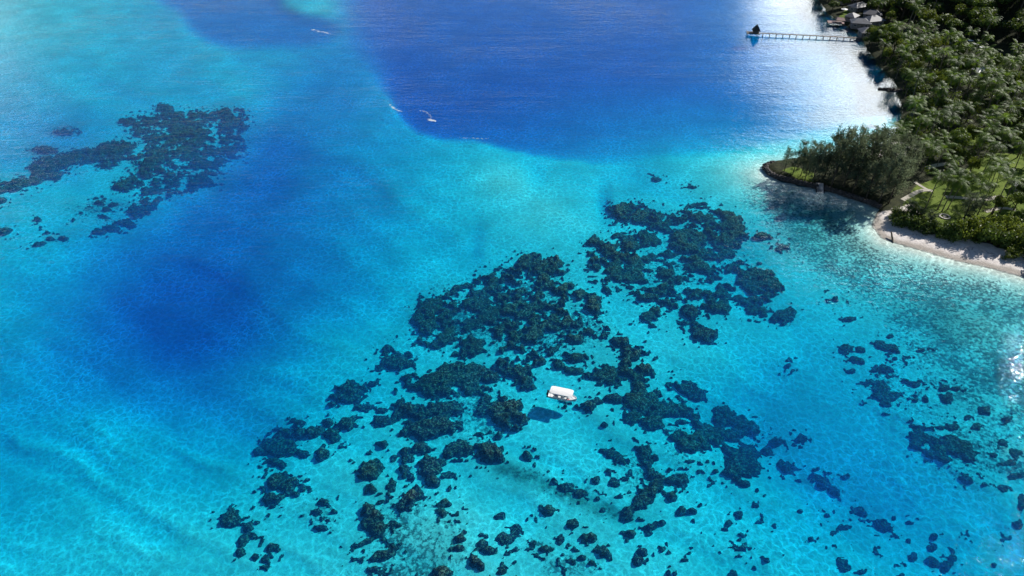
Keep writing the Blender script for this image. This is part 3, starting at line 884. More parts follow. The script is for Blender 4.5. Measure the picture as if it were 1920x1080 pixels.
AREA = {'wedge': 'the big coral wedge', 'spur': 'the slanting spur', 'knee': 'the knee-shaped patch', 'boatside': 'the mound beside the boat', 'elbow': 'the boat shadow',
        'north': 'the purplish bank', 'anvil': 'the anvil-shaped ridge', 'horse': 'the curved reef', 'hoof': 'the curved reef', 'west': 'the isolated reef', 'arm': 'the reef arm',
        'strip': 'the reef strip', 'flat': 'the coral ledge on the flat', 'net': 'the coral network'}
CENT = {tg: np.array([np.mean([q[0] for q in pl]), np.mean([q[1] for q in pl])]) for tg, op, pl in POLYS}
CENT['net'] = np.array([1270.0, 510.0])
OTHERS = [('the white boat', np.array([1053.0, 745.0])), ('the wooded point', np.array([1480.0, 400.0]))]


def coral_mesh(cells):
    ids, vv, ff = {}, [], []
    for p, q in cells:
        fc = []
        for i, j in ((p, q), (p, q + 1), (p + 1, q + 1), (p + 1, q)):
            k = ids.get((i, j))
            if k is None:
                k = ids[(i, j)] = len(vv)
                jx = 0.28 * CS
                vv.append((X[i, j] + jx * (JX[i, j] - 0.5), Y[i, j] + jx * (JY[i, j] - 0.5), ZC[i, j]))
            fc.append(k)
        ff.append(fc)
    return mesh_from('coral', np.array(vv), np.array(ff), CORAL, True)


JX, JY = rng.random(X.shape), rng.random(X.shape)
done, n_small, rest = {}, 0, []
for area, tg, cells in comps:
    if area < 0.9:
        rest += cells
        continue
    mp, mq = np.mean([c_[0] for c_ in cells]), np.mean([c_[1] for c_ in cells])
    i, j = int(mp), int(mq)
    pu = np.array([Uc[i, j], Vc[i, j]])
    if tg and area > 60 and tg not in done:
        done[tg] = 1
        o = link('coral_reef', coral_mesh(cells))
        tag(o, REEF_LABEL[tg], 'coral reef')
        continue
    if n_small >= 285:
        rest += cells
        continue
    n_small += 1
    cand = [(AREA[k], c_) for k, c_ in CENT.items()] + OTHERS
    near_n = min(cand, key=lambda kc: np.hypot(*(kc[1] - pu)))[0]
    cp = np.array(cells, float)
    ev = np.sqrt(np.maximum(np.linalg.eigvalsh(np.cov(cp.T) + 1e-6 * np.eye(2)), 0)) if len(cp) > 3 else np.array([1.0, 1.0])
    fill = area / (math.pi * 4 * ev[0] * ev[1] * CS * CS + 1e-6)
    shp = 'long narrow' if ev[1] > 2.1 * ev[0] else 'ragged' if fill < 0.86 else 'oval' if ev[1] > 1.45 * ev[0] else 'rounded'
    size = 'large' if area > 45 else 'mid-sized' if area > 14 else 'small' if area > 4 else 'tiny'
    noun = 'patch' if area > 14 else 'mound'
    dpt = -zf[i, j]
    bed = 'on shallow bright sand' if dpt < 2.7 else 'on turquoise sand' if dpt < 3.6 else 'in bluer deeper water'
    o = link('coral_patch' if area > 14 else 'coral_mound', coral_mesh(cells))
    tag(o, '%s %s coral %s %s near %s' % (size, shp, noun, bed, near_n), 'coral', '%s %s coral %ss near %s' % (size, shp, noun, near_n))
if rest:
    o = struct(link('coral_rubble', coral_mesh(rest)), 'stuff')
    tag(o, 'loose dark coral bits strewn between the reefs', 'coral rubble')

# ------------------------------------------------------------------ trees
def quads(name, vs, mat):
    vs = np.asarray(vs, float)
    return mesh_from(name, vs, np.arange(len(vs)).reshape(-1, 4), mat, False)


def frond_quads(L, droop, rr):
    """one feather frond along +x: rib plus two rows of drooping leaflets"""
    out = []
    n = 11
    pts = []
    for k in range(n + 1):
        s_ = k / n
        a = 0.34 - droop * s_ ** 1.9 * 0.95
        if k == 0:
            pts.append(np.zeros(3))
        else:
            pts.append(pts[-1] + L / n * np.array([math.cos(a), 0, math.sin(a)]))
    for k in range(n):
        p, q = pts[k], pts[k + 1]
        wd = 0.05
        out += [p + (0, wd, 0), p - (0, wd, 0), q - (0, wd, 0), q + (0, wd, 0)]
        if k == 0:
            continue
        d = (q - p) / np.linalg.norm(q - p)
        ln = L * 0.27 * math.sin(math.pi * (0.16 + 0.78 * k / n)) * rr.uniform(0.85, 1.15)
        for sgn in (-1, 1):
            for h_ in (0.0, 0.5):
                b0 = p + (q - p) * h_
                b1 = b0 + (q - p) * 0.30
                tip = b0 + d * ln * 0.7 + np.array([0, sgn * ln * 0.8, -ln * rr.uniform(0.05, 0.4)])
                out += [b0, b1, tip + d * 0.05, tip - d * 0.05]
    return out


def rotz(vs, a, tilt=0.0):
    vs = np.asarray(vs, float)
    ct, st = math.cos(tilt), math.sin(tilt)
    v1 = np.stack([vs[:, 0] * ct + vs[:, 2] * st, vs[:, 1], -vs[:, 0] * st + vs[:, 2] * ct], 1)
    ca, sa = math.cos(a), math.sin(a)
    return np.stack([v1[:, 0] * ca - v1[:, 1] * sa, v1[:, 0] * sa + v1[:, 1] * ca, v1[:, 2]], 1)


pr = random.Random(5)
FRONDS = [quads('frond', frond_quads(4.4, d_, pr), PALM) for d_ in (0.85, 1.15, 1.4)]
PALM_CROWN = []
for k in range(4):
    allq = []
    nf = pr.randint(17, 22)
    for q in range(nf):
        a = q * 2.39996 + pr.uniform(-0.2, 0.2)
        allq.append(rotz(frond_quads(pr.uniform(3.7, 4.8), pr.uniform(0.75, 1.5), pr), a, pr.uniform(-0.75, 0.8)))
    PALM_CROWN.append(quads('palm_crown', np.concatenate(allq), PALM))
PALM_TRUNK = []
for k in range(4):
    lean = pr.uniform(0.02, 0.16)
    mb = MB()
    ps = [(lean * (s_ ** 1.6), 0, s_) for s_ in (0, 0.05, 0.25, 0.5, 0.75, 1.0)]
    mb.tube(ps, [0.030, 0.020, 0.016, 0.014, 0.013, 0.012], 7)     # unit height
    PALM_TRUNK.append((mb.mesh('palm_trunk', BARK, True), lean))


def leaf_cloud(n, clumps, leaf, rr, mat, name, flat=1.0, up=0.35):
    """leaf faces spread over the shells of many small clumps"""
    vs = []
    per = n // len(clumps)
    for (cx, cy, cz, r) in clumps:
        for _ in range(per):
            d = np.array([rr.gauss(0, 1), rr.gauss(0, 1), rr.gauss(0, 1)])
            d /= np.linalg.norm(d) + 1e-9
            rad = r * (0.55 + 0.5 * rr.random() ** 0.6)
            c = np.array([cx, cy, cz]) + d * rad * np.array([1, 1, flat])
            nrm = d + np.array([rr.gauss(0, 0.5), rr.gauss(0, 0.5), rr.gauss(0, 0.5) + up])
            nrm /= np.linalg.norm(nrm) + 1e-9
            a = np.cross(nrm, (rr.gauss(0, 1), rr.gauss(0, 1), rr.gauss(0, 1)))
            a /= np.linalg.norm(a) + 1e-9
            b = np.cross(nrm, a)
            s_ = leaf * rr.uniform(0.6, 1.35)
            vs += [c - a * s_, c - b * s_ * 0.6, c + a * s_, c + b * s_ * 0.6]
    return quads(name, vs, mat)


def tree_set(kind, mat, rr, n=2600):
    """unit trees: crown radius about 1, height about 1.5"""
    res = []
    for k in range(4):
        cl = []
        m = rr.randint(16, 24)
        for q in range(m):
            a = rr.uniform(0, 6.283)
            r_ = 0.78 * math.sqrt(rr.random())
            zz_ = 0.78 + 0.55 * math.sqrt(max(0, 1 - (r_ / 0.95) ** 2)) * rr.uniform(0.35, 1.0)
            cl.append((r_ * math.cos(a), r_ * math.sin(a), zz_, rr.uniform(0.20, 0.36)))
        crown = leaf_cloud(n, cl, 0.062, rr, mat, kind + '_crown', 0.75)
        mb = MB()
        mb.tube([(0, 0, -0.05), (0.02, 0.01, 0.35), (0.0, 0.03, 0.75)], [0.075, 0.055, 0.035], 7)
        for q in range(5):
            c_ = cl[q * 3]
            mb.tube([(0.01, 0.01, 0.40 + 0.05 * q), (c_[0] * 0.5, c_[1] * 0.5, 0.4 + (c_[2] - 0.4) * 0.55), c_[:3]], [0.035, 0.024, 0.008], 5)
        res.append((crown, mb.mesh(kind + '_trunk', DBARK, True)))
    return res


BROAD = tree_set('broadleaf', LEAF, random.Random(21), 2600)
BRIGHTS = tree_set('bright_tree', BRIGHT, random.Random(23), 2200)


def casuarina_set(rr):
    res = []
    for k in range(4):
        vs = []
        mb = MB()
        mb.tube([(0, 0, -0.02), (0.01, 0, 0.35), (rr.uniform(-.03, .03), 0.01, 0.7), (rr.uniform(-.04, .04), 0.0, 0.95)], [0.022, 0.017, 0.010, 0.003], 6)
        for q in range(46):
            z0 = 0.16 + 0.74 * rr.random() ** 0.9
            a = rr.uniform(0, 6.283)
            ln = (0.33 - 0.22 * max(0, z0 - 0.3)) * rr.uniform(0.55, 1.15)
            e = np.array([math.cos(a) * ln, math.sin(a) * ln, z0 + ln * rr.uniform(0.2, 0.7)])
            s0 = np.array([0, 0, z0])
            if q < 26:
                mb.tube([s0, (s0 + e) / 2 + (0, 0, -0.01), e], [0.006, 0.004, 0.002], 4, False)
            for _ in range(44):
                t_ = rr.uniform(0.25, 1.08)
                c = s0 + (e - s0) * t_ + np.array([rr.gauss(0, 0.026), rr.gauss(0, 0.026), rr.gauss(0, 0.026)])
                d = np.array([math.cos(a) * 0.5 + rr.gauss(0, 0.55), math.sin(a) * 0.5 + rr.gauss(0, 0.55), rr.uniform(-0.9, 0.7)])
                d *= rr.uniform(0.03, 0.055) / (np.linalg.norm(d) + 1e-9)
                sd_ = np.cross(d, (rr.gauss(0, 1), rr.gauss(0, 1), rr.gauss(0, 1)))
                sd_ *= 0.0052 / (np.linalg.norm(sd_) + 1e-9)
                vs += [c - sd_, c + sd_, c + d + sd_, c + d - sd_]
        res.append((quads('casuarina_crown', vs, NEEDLE), mb.mesh('casuarina_trunk', DBARK, True)))
    return res


CASU = casuarina_set(random.Random(31))


def shrub_set(mat, rr):
    res = []
    for k in range(3):
        cl = [(rr.uniform(-0.7, 0.7), rr.uniform(-0.7, 0.7), rr.uniform(0.25, 0.75), rr.uniform(0.28, 0.45)) for _ in range(13)]
        mb = MB()
        for c_ in cl[:6]:
            mb.tube([(c_[0] * 0.2, c_[1] * 0.2, -0.1), (c_[0] * 0.6, c_[1] * 0.6, c_[2] * 0.5), c_[:3]], [0.03, 0.02, 0.008], 5, False)
        res.append((leaf_cloud(1700, cl, 0.075, rr, mat, 'shrub_foliage', 0.85), mb.mesh('shrub_stem', DBARK, True)))
    return res


SHRUB = shrub_set(LEAF, random.Random(41))
SHRUBB = shrub_set(BRIGHT, random.Random(43))
tr_ = random.Random(99)


def palm(x, y, z, h, label, group, detail=False, lean_to=None):
    k = tr_.randrange(4)
    tm, lean = PALM_TRUNK[k]
    rz = tr_.uniform(0, 6.283)
    o = thing('coconut_palm', label, 'palm tree', (x, y, z - 0.15), rz, group)
    link('trunk', tm, o, scale=(h * 0.85, h * 0.85, h))
    top = (lean * h * 0.85, 0, h)
    if detail:
        for q in range(17):
            f = link('frond', FRONDS[q % 3], o, top, (0, tr_.uniform(-0.7, 0.8), q * 2.39996 + tr_.uniform(-0.2, 0.2)))
            k_ = tr_.uniform(0.85, 1.08)
            f.scale = (k_, k_, k_)
    else:
        k_ = tr_.uniform(0.85, 1.12)
        link('crown', PALM_CROWN[tr_.randrange(4)], o, top, (0, 0, tr_.uniform(0, 6.28)), (k_, k_, k_))
    return o


def tree(kind, sets, x, y, z, r, h, label, group, cat='tree', pn=('trunk', 'crown')):
    cm, tm = sets[tr_.randrange(len(sets))]
    o = thing(kind, label, cat, (x, y, z - 0.1), tr_.uniform(0, 6.283), group)
    link(pn[0], tm, o, scale=(r, r, h))
    link(pn[1], cm, o, scale=(r * tr_.uniform(0.9, 1.1), r * tr_.uniform(0.9, 1.1), h))
    return o


# the casuarinas of the point
CAS = [(1471, 318, 11), (1502, 327, 11), (1517, 324, 15), (1534, 336, 17), (1548, 326, 20), (1560, 345, 19), (1566, 330, 23), (1582, 347, 21), (1590, 334, 20), (1600, 356, 20),
       (1614, 346, 22), (1626, 366, 20), (1640, 354, 22), (1650, 374, 20), (1660, 350, 21), (1668, 377, 19), (1680, 362, 18), (1692, 348, 17), (1676, 334, 17), (1652, 326, 17), (1626, 318, 17), (1600, 313, 16), (1636, 336, 19), (1612, 330, 19), (1572, 318, 15), (1487, 324, 10), (1510, 334, 12), (1524, 340, 15), (1496, 316, 11)]
for k, (u, v, h) in enumerate(CAS):
    x, y, z = gz(u, v)
    if k == 0:
        lab_, grp = 'lone slim casuarina near the stone tip of the point', None
    elif k < 3 or k >= len(CAS) - 4:
        lab_, grp = 'short casuarina behind the small lawn on the walled point', 'short casuarinas on the point'
    elif h >= 21:
        lab_, grp = 'tallest grey-green casuarina standing above the walled point', 'tallest casuarinas on the point'
    elif v >= 350:
        lab_, grp = 'wispy grey-green casuarina leaning over the straight sea wall', 'casuarinas along the sea wall'
    elif u > 1620:
        lab_, grp = 'wispy casuarina where the thicket meets the palm grove', 'casuarinas by the palm grove'
    else:
        lab_, grp = 'wispy casuarina in the middle of the thicket on the point', 'casuarinas inside the thicket'
    tree('casuarina_tree', CASU, x, y, z, h * tr_.uniform(0.5, 0.72), h * tr_.uniform(0.82, 1.22), lab_, grp)
for u, v, h in ((1806, 412, 11), (1832, 405, 9), (1700, 402, 7), (1722, 412, 6), (1742, 420, 6)):
    x, y, z = gz(u, v)
    tree('casuarina_tree', CASU, x, y, z, h * 1.1, h, 'low bushy casuarina between the lawn and the beach', 'low casuarinas behind the beach')
# beach hedge
for k, (u, v, r, h, br) in enumerate([(1690, 418, 3.4, 4.6, 0), (1704, 424, 3.2, 4.4, 0), (1719, 428, 3.4, 4.6, 0), (1734, 433, 3.2, 4.2, 0), (1748, 436, 3.0, 3.8, 0), (1763, 441, 3.0, 3.8, 0), (1778, 444, 3.2, 4.2, 0),
                                      (1792, 446, 3.6, 5.6, 0), (1806, 442, 4.2, 6.8, 1), (1822, 450, 4.4, 6.6, 1), (1838, 442, 4.6, 7.8, 1), (1850, 455, 4.4, 6.4, 0), (1866, 448, 4.6, 7.6, 1), (1880, 460, 4.2, 6.0, 0), (1893, 450, 4.2, 6.6, 1),
                                      (1908, 478, 3.0, 3.2, 1), (1898, 484, 2.2, 2.0, 1), (1925, 470, 4.0, 6.0, 0), (1950, 490, 4.0, 5.5, 0), (1980, 500, 4.0, 5.5, 1), (2020, 510, 4.2, 6, 0), (1715, 408, 2.6, 3.6, 1), (1686, 404, 2.4, 3.4, 0)]):
    x, y, z = gz(u, v - 7)
    tree('shrub', SHRUBB if br else SHRUB, x, y, z, r, h,
         ('bright green leafy bush in the hedge behind the sandy beach' if br else 'dark green bush in the hedge behind the sandy beach'),
         ('bright bushes behind the beach' if br else 'dark bushes behind the beach'), 'shrub', ('stem', 'foliage'))
# single palms one can pick out
for u, v, h, lab_ in ((1737, 386, 13, 'slim palm alone at the bend of the garden path'), (1768, 392, 12, 'palm in the leaning trio on the lawn'), (1760, 388, 12, 'palm in the leaning trio on the lawn'), (1778, 389, 11, 'palm in the leaning trio on the lawn'),
                      (1860, 398, 13, 'broad-crowned palm over the lawn beside the bright bushes'), (1876, 396, 12, 'slender palm on the lawn next to the broad-crowned palm'), (1714, 403, 5, 'low young palm at the lawn edge above the beach'),
                      (1634, 302, 12, 'palm standing clear against the bright water by the casuarinas'), (1664, 300, 14, 'tall palm against the bright water where the point joins the shore'), (1672, 296, 13, 'palm beside the tall one where the point joins the shore'),
                      (1826, 108, 19, 'very tall slender palm rising alone from the shaded clearing'), (1697, 62, 15, 'tall palm behind the houses at the forest edge'), (1703, 60, 13, 'shorter palm behind the houses at the forest edge'),
                      (1908, 108, 15, 'tall palm in the shade at the foot of the hill')):
    x, y, z = gz(u, v)
    palm(x, y, z, h, lab_, 'leaning palms on the lawn' if 'trio' in lab_ else None, True)

PLACED = []


def scatter(poly, spacing, rr, tries=4000, limit=999):
    pw = [tuple(map(float, ground(a, b, 2.0))) for a, b in poly]
    xs_, ys_ = [p[0] for p in pw], [p[1] for p in pw]
    res = []
    cx_ = np.array([rr.uniform(min(xs_), max(xs_)) for _ in range(tries)])
    cy_ = np.array([rr.uniform(min(ys_), max(ys_)) for _ in range(tries)])
    good_ = (poly_sd(cx_, cy_, pw) > 0) & (shore_dist(cx_, cy_) > 1.5)
    cz_ = terrain(cx_, cy_)
    for x, y, z in zip(cx_[good_], cy_[good_], cz_[good_]):
        x, y, z = float(x), float(y), float(z)
        if any((x - a) ** 2 + (y - b) ** 2 < spacing ** 2 for a, b in PLACED):
            continue
        PLACED.append((x, y))
        res.append((x, y, z))
        if len(res) >= limit:
            break
    return res


MARKS = [(n_, *map(float, ground(a, b, 2.0))) for n_, a, b in (
    ('the stone groyne', 1690, 170), ('the white roofed house', 1838, 141), ('the sunny lawn', 1800, 340), ('the casuarina thicket', 1650, 330), ('the shaded clearing', 1820, 95),
    ('the jetty head', 1625, 80), ('the bright grass gap', 1825, 255), ('the grove shore', 1695, 230), ('the brown hut', 1783, 85), ('the little white shed', 1912, 356), ('the stone circle', 1773, 402), ('the tall forest edge', 1900, 130))]


def by(x, y):
    return min(MARKS, key=lambda m_: (m_[1] - x) ** 2 + (m_[2] - y) ** 2)[0]


GAPS = [(1838, 140, 4), (1820, 256, 6), (1782, 82, 8), (1812, 90, 8), (1832, 96, 6)]
GW = [(*map(float, ground(a, b, 2.0)), r) for a, b, r in GAPS]
sr = random.Random(17)
grove = [(1632, 98), (1662, 84), (1712, 88), (1780, 104), (1850, 124), (1925, 140), (1925, 300), (1870, 290), (1800, 318), (1730, 325), (1700, 300), (1694, 240), (1698, 190), (1672, 142), (1650, 118)]
for x, y, z in scatter(grove, 5.6, sr, 9000):
    if any((x - a) ** 2 + (y - b) ** 2 < r * r for a, b, r in GW):
        continue
    q = sr.random()
    s_ = float(shore_dist(np.array([x]), np.array([y]))[0])
    if q < 0.62:
        big = y < 300
        ph = sr.uniform(8, 15)
        pl_ = '%s coconut palm in the dense grove near %s' % ('tall' if ph > 12.5 else 'short' if ph < 10 else 'medium-high', by(x, y))
        palm(x, y, z, ph, pl_, pl_.replace('palm', 'palms'), big and s_ > 25 and sr.random() < 0.35)
    elif q < 0.86:
        tree('broadleaf_tree', BROAD, x, y, z, sr.uniform(3.6, 5.4), sr.uniform(5.5, 8.5), 'dark round-crowned tree among the palms near ' + by(x, y), 'round-crowned trees near ' + by(x, y))
    else:
        tree('broadleaf_tree', BRIGHTS, x, y, z, sr.uniform(3.0, 4.6), sr.uniform(5, 7.5), 'bright green leafy tree among the palms near ' + by(x, y), 'bright trees near ' + by(x, y))
lawnz = [(1750, 322), (1800, 318), (1870, 292), (1925, 302), (1925, 440), (1880, 410), (1830, 388), (1790, 372), (1755, 350)]
for x, y, z in scatter(lawnz, 6.4, sr, 5000):
    if sr.random() < 0.7:
        palm(x, y, z, sr.uniform(8, 13), 'coconut palm standing on open lawn near ' + by(x, y), 'lawn palms near ' + by(x, y), sr.random() < 0.5)
    else:
        tree('broadleaf_tree', BRIGHTS if sr.random() < 0.4 else BROAD, x, y, z, sr.uniform(2.4, 4.0), sr.uniform(4, 6), 'small leafy tree between lawn palms near ' + by(x, y), 'small lawn trees near ' + by(x, y))
right = [(1925, 140), (2130, 200), (2130, 470), (1930, 440)]
for x, y, z in scatter(right, 8.0, sr, 3000, 110):
    palm(x, y, z, sr.uniform(8, 13), 'coconut palm in the outlying grove beyond the lawn', 'coconut palms beyond the lawn')
strip = [(1618, 76), (1640, 70), (1672, 78), (1690, 100), (1660, 108), (1640, 106)]
for x, y, z in scatter(strip, 5.0, sr, 800):
    tree('broadleaf_tree', BRIGHTS if sr.random() < 0.5 else BROAD, x, y, z, sr.uniform(3.2, 4.6), sr.uniform(5, 8), 'leafy tree at the shore end of the long jetty', 'trees at the jetty head')
hillz = [(1668, 44), (1700, 52), (1760, 60), (1830, 75), (1925, 100), (2060, 120), (2060, -60), (1900, -120), (1640, -120), (1640, -20)]
for x, y, z in scatter(hillz, 8.4, sr, 9000, 300):
    if any((x - a) ** 2 + (y - b) ** 2 < r * r for a, b, r in GW):
        continue
    r = sr.uniform(5.5, 9.5)
    q = sr.random()
    hb = 'at the foot of the wooded hill' if z < 8 else 'low on the wooded hillside' if z < 24 else 'halfway up the wooded hillside' if z < 55 else 'high on the wooded hillside'
    sz = 'huge ' if r > 8.3 else 'compact ' if r < 6.6 else ''
    if q < 0.12:
        palm(x, y, z, sr.uniform(13, 18), 'palm standing among jungle trees ' + hb, 'palms ' + hb)
    elif q < 0.3:
        tree('jungle_tree', BRIGHTS, x, y, z, r * 0.8, r * 0.95, sz + 'lighter green jungle tree ' + hb, sz + 'lighter trees ' + hb)
    else:
        tree('jungle_tree', BROAD, x, y, z, r, r * sr.uniform(0.9, 1.25), sz + 'dark spreading jungle tree ' + hb, sz + 'dark trees ' + hb)
village = [(1536, 2), (1548, 16), (1560, 27), (1583, 41), (1600, 50), (1668, 48), (1668, -30), (1560, -60), (1505, -60)]
HOUSES = [  # u, v, length, depth, wall height, roof, label
    (1612, 47, 9.5, 6.5, 2.8, 'ROOF', 'house with pale grey hip roof facing the jetty'),
    (1634, 45, 10.0, 7.0, 2.9, 'ROOF', 'wide house with pale grey hip roof behind the jetty house'),
    (1628, 63, 9.0, 7.0, 2.6, 'ROOFD', 'dark roofed house at the shore end of the long jetty'),
    (1608, 19, 11.0, 6.0, 2.8, 'ROOF', 'long house with blue-grey roof beside the small lawn'),
    (1588, 5, 10.0, 6.5, 2.8, 'ROOF', 'grey roofed house beyond the small lawn'),
    (1634, 33, 9.0, 6.0, 2.6, 'ROOFD', 'dark roofed house under the trees behind the grey roofs'),
    (1596, 35, 6.5, 5.0, 2.5, 'ROOFD', 'little dark roofed house between the lawn and the water')]
HW = [(*map(float, ground(a[0], a[1], 2.0)), 5.6) for a in HOUSES] + [(*map(float, ground(1588, 24, 2.0)), 9.0)]
for x, y, z in scatter(village, 5.2, sr, 5000):
    if any((x - a) ** 2 + (y - b) ** 2 < r * r for a, b, r in HW):
        continue
    if sr.random() < 0.2:
        palm(x, y, z, sr.uniform(9, 13), 'palm among the houses of the shore hamlet', 'palms of the hamlet')
    else:
        tree('garden_tree', BRIGHTS if sr.random() < 0.4 else BROAD, x, y, z, sr.uniform(2.8, 4.6), sr.uniform(4, 7), 'leafy garden tree between the grey roofed houses', 'garden trees of the hamlet')
# undergrowth below the grove: low leaves nobody could count
ug = random.Random(3)
cl = []
outer = [(1930, 110), (2500, 180), (2900, 420), (2500, 640), (2100, 530), (1960, 480), (1935, 300)]
for poly, n_ in ((grove, 560), (hillz, 700), (outer, 900)):
    pw = [tuple(map(float, ground(a, b, 2.0))) for a, b in poly]
    xs_, ys_ = [p[0] for p in pw], [p[1] for p in pw]
    px_ = np.array([ug.uniform(min(xs_), max(xs_)) for _ in range(n_ * 3)])
    py_ = np.array([ug.uniform(min(ys_), max(ys_)) for _ in range(n_ * 3)])
    good = (poly_sd(px_, py_, pw) > 0) & (shore_dist(px_, py_) > (16 if poly is outer else 2.5))
    for L in LAWNS:
        good &= poly_sd(px_, py_, L) < 0
    pz_ = terrain(px_, py_)
    for a, b, c_ in list(zip(px_[good], py_[good], pz_[good]))[:n_]:
        cl.append((a, b, c_ + 0.5, ug.uniform(1.2, 2.3) * (1.6 if poly is outer else 1.0)))
o = struct(link('undergrowth', leaf_cloud(len(cl) * 42, cl, 0.36, ug, LEAF, 'undergrowth', 0.7)), 'stuff')
tag(o, 'low dark undergrowth filling the ground beneath the trees', 'undergrowth')

# ------------------------------------------------------------------ houses
def house(u, v, L, Dp, wh, roofm, label, rz):
    x, y, z = gz(u, v)
    o = thing('house', label, 'house', (x, y, z), rz)
    link('wall', MB().box((0, 0, wh / 2 - 0.3), (L, Dp, wh + 0.6)).mesh('wall', WALLM), o)
    a, b, rh, e = L / 2 + 0.7, Dp / 2 + 0.7, Dp * 0.34, max(L - Dp, 0.8) / 2
    rv = [(-a, -b, wh), (a, -b, wh), (a, b, wh), (-a, b, wh), (-e, 0, wh + rh), (e, 0, wh + rh),
          (-a, -b, wh - 0.16), (a, -b, wh - 0.16), (a, b, wh - 0.16), (-a, b, wh - 0.16)]
    rf2 = [[0, 1, 5, 4], [2, 3, 4, 5], [3, 0, 4], [1, 2, 5], [6, 7, 1, 0], [7, 8, 2, 1], [8, 9, 3, 2], [9, 6, 0, 3], [9, 8, 7, 6]]
    ro = link('roof', mesh_from('roof', rv, rf2, roofm), o)
    link('ridge', MB().tube([(-e, 0, wh + rh + 0.03), (e, 0, wh + rh + 0.03)], [0.12, 0.12], 5).mesh('ridge', ROOFD), ro)
    link('door', MB().box((L * 0.05, -Dp / 2 - 0.02, 1.0), (0.95, 0.06, 2.0)).mesh('door', TIMBER), o)
    for wx_ in (-0.32, 0.30):
        wi = link('window', MB().box((L * wx_, -Dp / 2 - 0.02, 1.5), (1.5, 0.06, 1.1)).mesh('window', WHITE), o)
        link('pane', MB().box((L * wx_, -Dp / 2 - 0.06, 1.5), (1.3, 0.04, 0.9)).mesh('pane', GLASS), wi)
    wi = link('window', MB().box((-L / 2 - 0.02, 0, 1.5), (0.06, 1.6, 1.1)).mesh('window', WHITE), o)
    link('pane', MB().box((-L / 2 - 0.06, 0, 1.5), (0.04, 1.4, 0.9)).mesh('pane', GLASS), wi)


for k, hs in enumerate(HOUSES):
    house(hs[0], hs[1], hs[2], hs[3], hs[4], ROOF if hs[5] == 'ROOF' else ROOFD, hs[6], (-0.25, 0.3, -0.1, 0.5, 0.15, -0.4, 0.8)[k])
house(1838, 141, 7.0, 4.5, 2.6, WHITE, 'small house with a bright white roof among the palms', 0.15)
house(1783, 80, 6.0, 4.0, 2.4, THATCH, 'brown hut in the shaded clearing below the hill', 0.1)
house(1912, 356, 4.5, 3.5, 2.3, WHITE, 'little white roofed shed at the edge of the lawn', -0.3)


def canopy(u, v, label):
    x, y, z = gz(u, v)
    o = thing('canopy_shelter', label, 'shelter', (x, y, z), 0.2, 'small white shelters in the clearing')
    for a in (-0.9, 0.9):
        for b in (-0.7, 0.7):
            link('post', MB().tube([(a, b, -0.3), (a, b, 2.2)], [0.05, 0.05], 6).mesh('post', TIMBER), o)
    link('roof', MB().box((0, 0, 2.25), (2.6, 2.0, 0.12)).mesh('roof', WHITE), o)


for u, v in ((1816, 84), (1827, 91), (1838, 97)):
    canopy(u, v, 'small white flat shelter in the shaded clearing by the tall palm')
x, y, z = gz(1582, 22)
o = thing('parasol', 'white garden parasol on the hamlet lawn', 'parasol', (x, y, z))
link('pole', MB().tube([(0, 0, -0.2), (0, 0, 2.6)], [0.04, 0.04], 6).mesh('pole', TIMBER), o)
pv = [(0, 0, 2.75)] + [(2.0 * math.cos(k * math.pi / 4), 2.0 * math.sin(k * math.pi / 4), 2.1) for k in range(8)]
link('canopy', mesh_from('canopy', pv + [(0, 0, 2.62)], [[0, 1 + k, 1 + (k + 1) % 8] for k in range(8)] + [[9, 1 + (k + 1) % 8, 1 + k] for k in range(8)], WHITE), o)

# ------------------------------------------------------------------ jetties
A = np.array([*map(float, ground(1424, 66))])
B = np.array([*map(float, ground(1614, 75))])
ln = float(np.linalg.norm(B - A))
rz = math.atan2(B[1] - A[1], B[0] - A[0])
jt = thing('jetty', 'long thin timber jetty on slender posts reaching a thatched hut', 'jetty', (A[0], A[1], 0), rz)
link('deck', MB().box((ln / 2, 0, 1.15), (ln, 1.5, 0.16)).mesh('deck', TIMBER), jt)
npst = 15
pm = MB().tube([(0, 0, -3.0), (0, 0, 1.2)], [0.13, 0.12], 7).mesh('post', TIMBER)
pb = MB().box((0, 0, 0.98), (0.16, 1.7, 0.16)).mesh('crossbeam', TIMBER)
for k in range(npst):
    px_ = (k + 0.5) * ln / npst
    for b in (-0.6, 0.6):
        link('post', pm, jt, (px_, b, 0))
    link('crossbeam', pb, jt, (px_, 0, 0))
rm = MB().tube([(0, 0, 2.0), (ln, 0, 2.0)], [0.035, 0.035], 5).mesh('handrail', TIMBER)
link('handrail', rm, jt, (0, -0.68, 0))
rp = MB().tube([(0, 0, 1.1), (0, 0, 2.0)], [0.03, 0.03], 5).mesh('rail_post', TIMBER)
for k in range(npst * 2):
    link('rail_post', rp, jt, ((k + 0.5) * ln / npst / 2, -0.68, 0))
hu = thing('jetty_hut', 'small dark hut with steep thatched roof on the jetty end', 'hut', (A[0] - 3.1 * math.cos(rz), A[1] - 3.1 * math.sin(rz), 0), rz)
link('platform', MB().box((-0.6, 0, 1.1), (7.0, 4.6, 0.2)).mesh('platform', TIMBER), hu)
for a in (-3.6, -1.2, 1.2, 2.5):
    for b in (-2.0, 2.0):
        link('post', pm, hu, (a, b, -0.05))
link('wall', MB().box((0.8, 0, 1.9), (2.8, 2.8, 1.4)).mesh('wall', TIMBER), hu)
rv = [(-1.4, -2.2, 2.5), (3.0, -2.2, 2.5), (3.0, 2.2, 2.5), (-1.4, 2.2, 2.5), (0.8, 0, 6.0)]
link('roof', mesh_from('roof', rv, [[0, 1, 4], [1, 2, 4], [2, 3, 4], [3, 0, 4], [3, 2, 1, 0]], THATCH), hu)
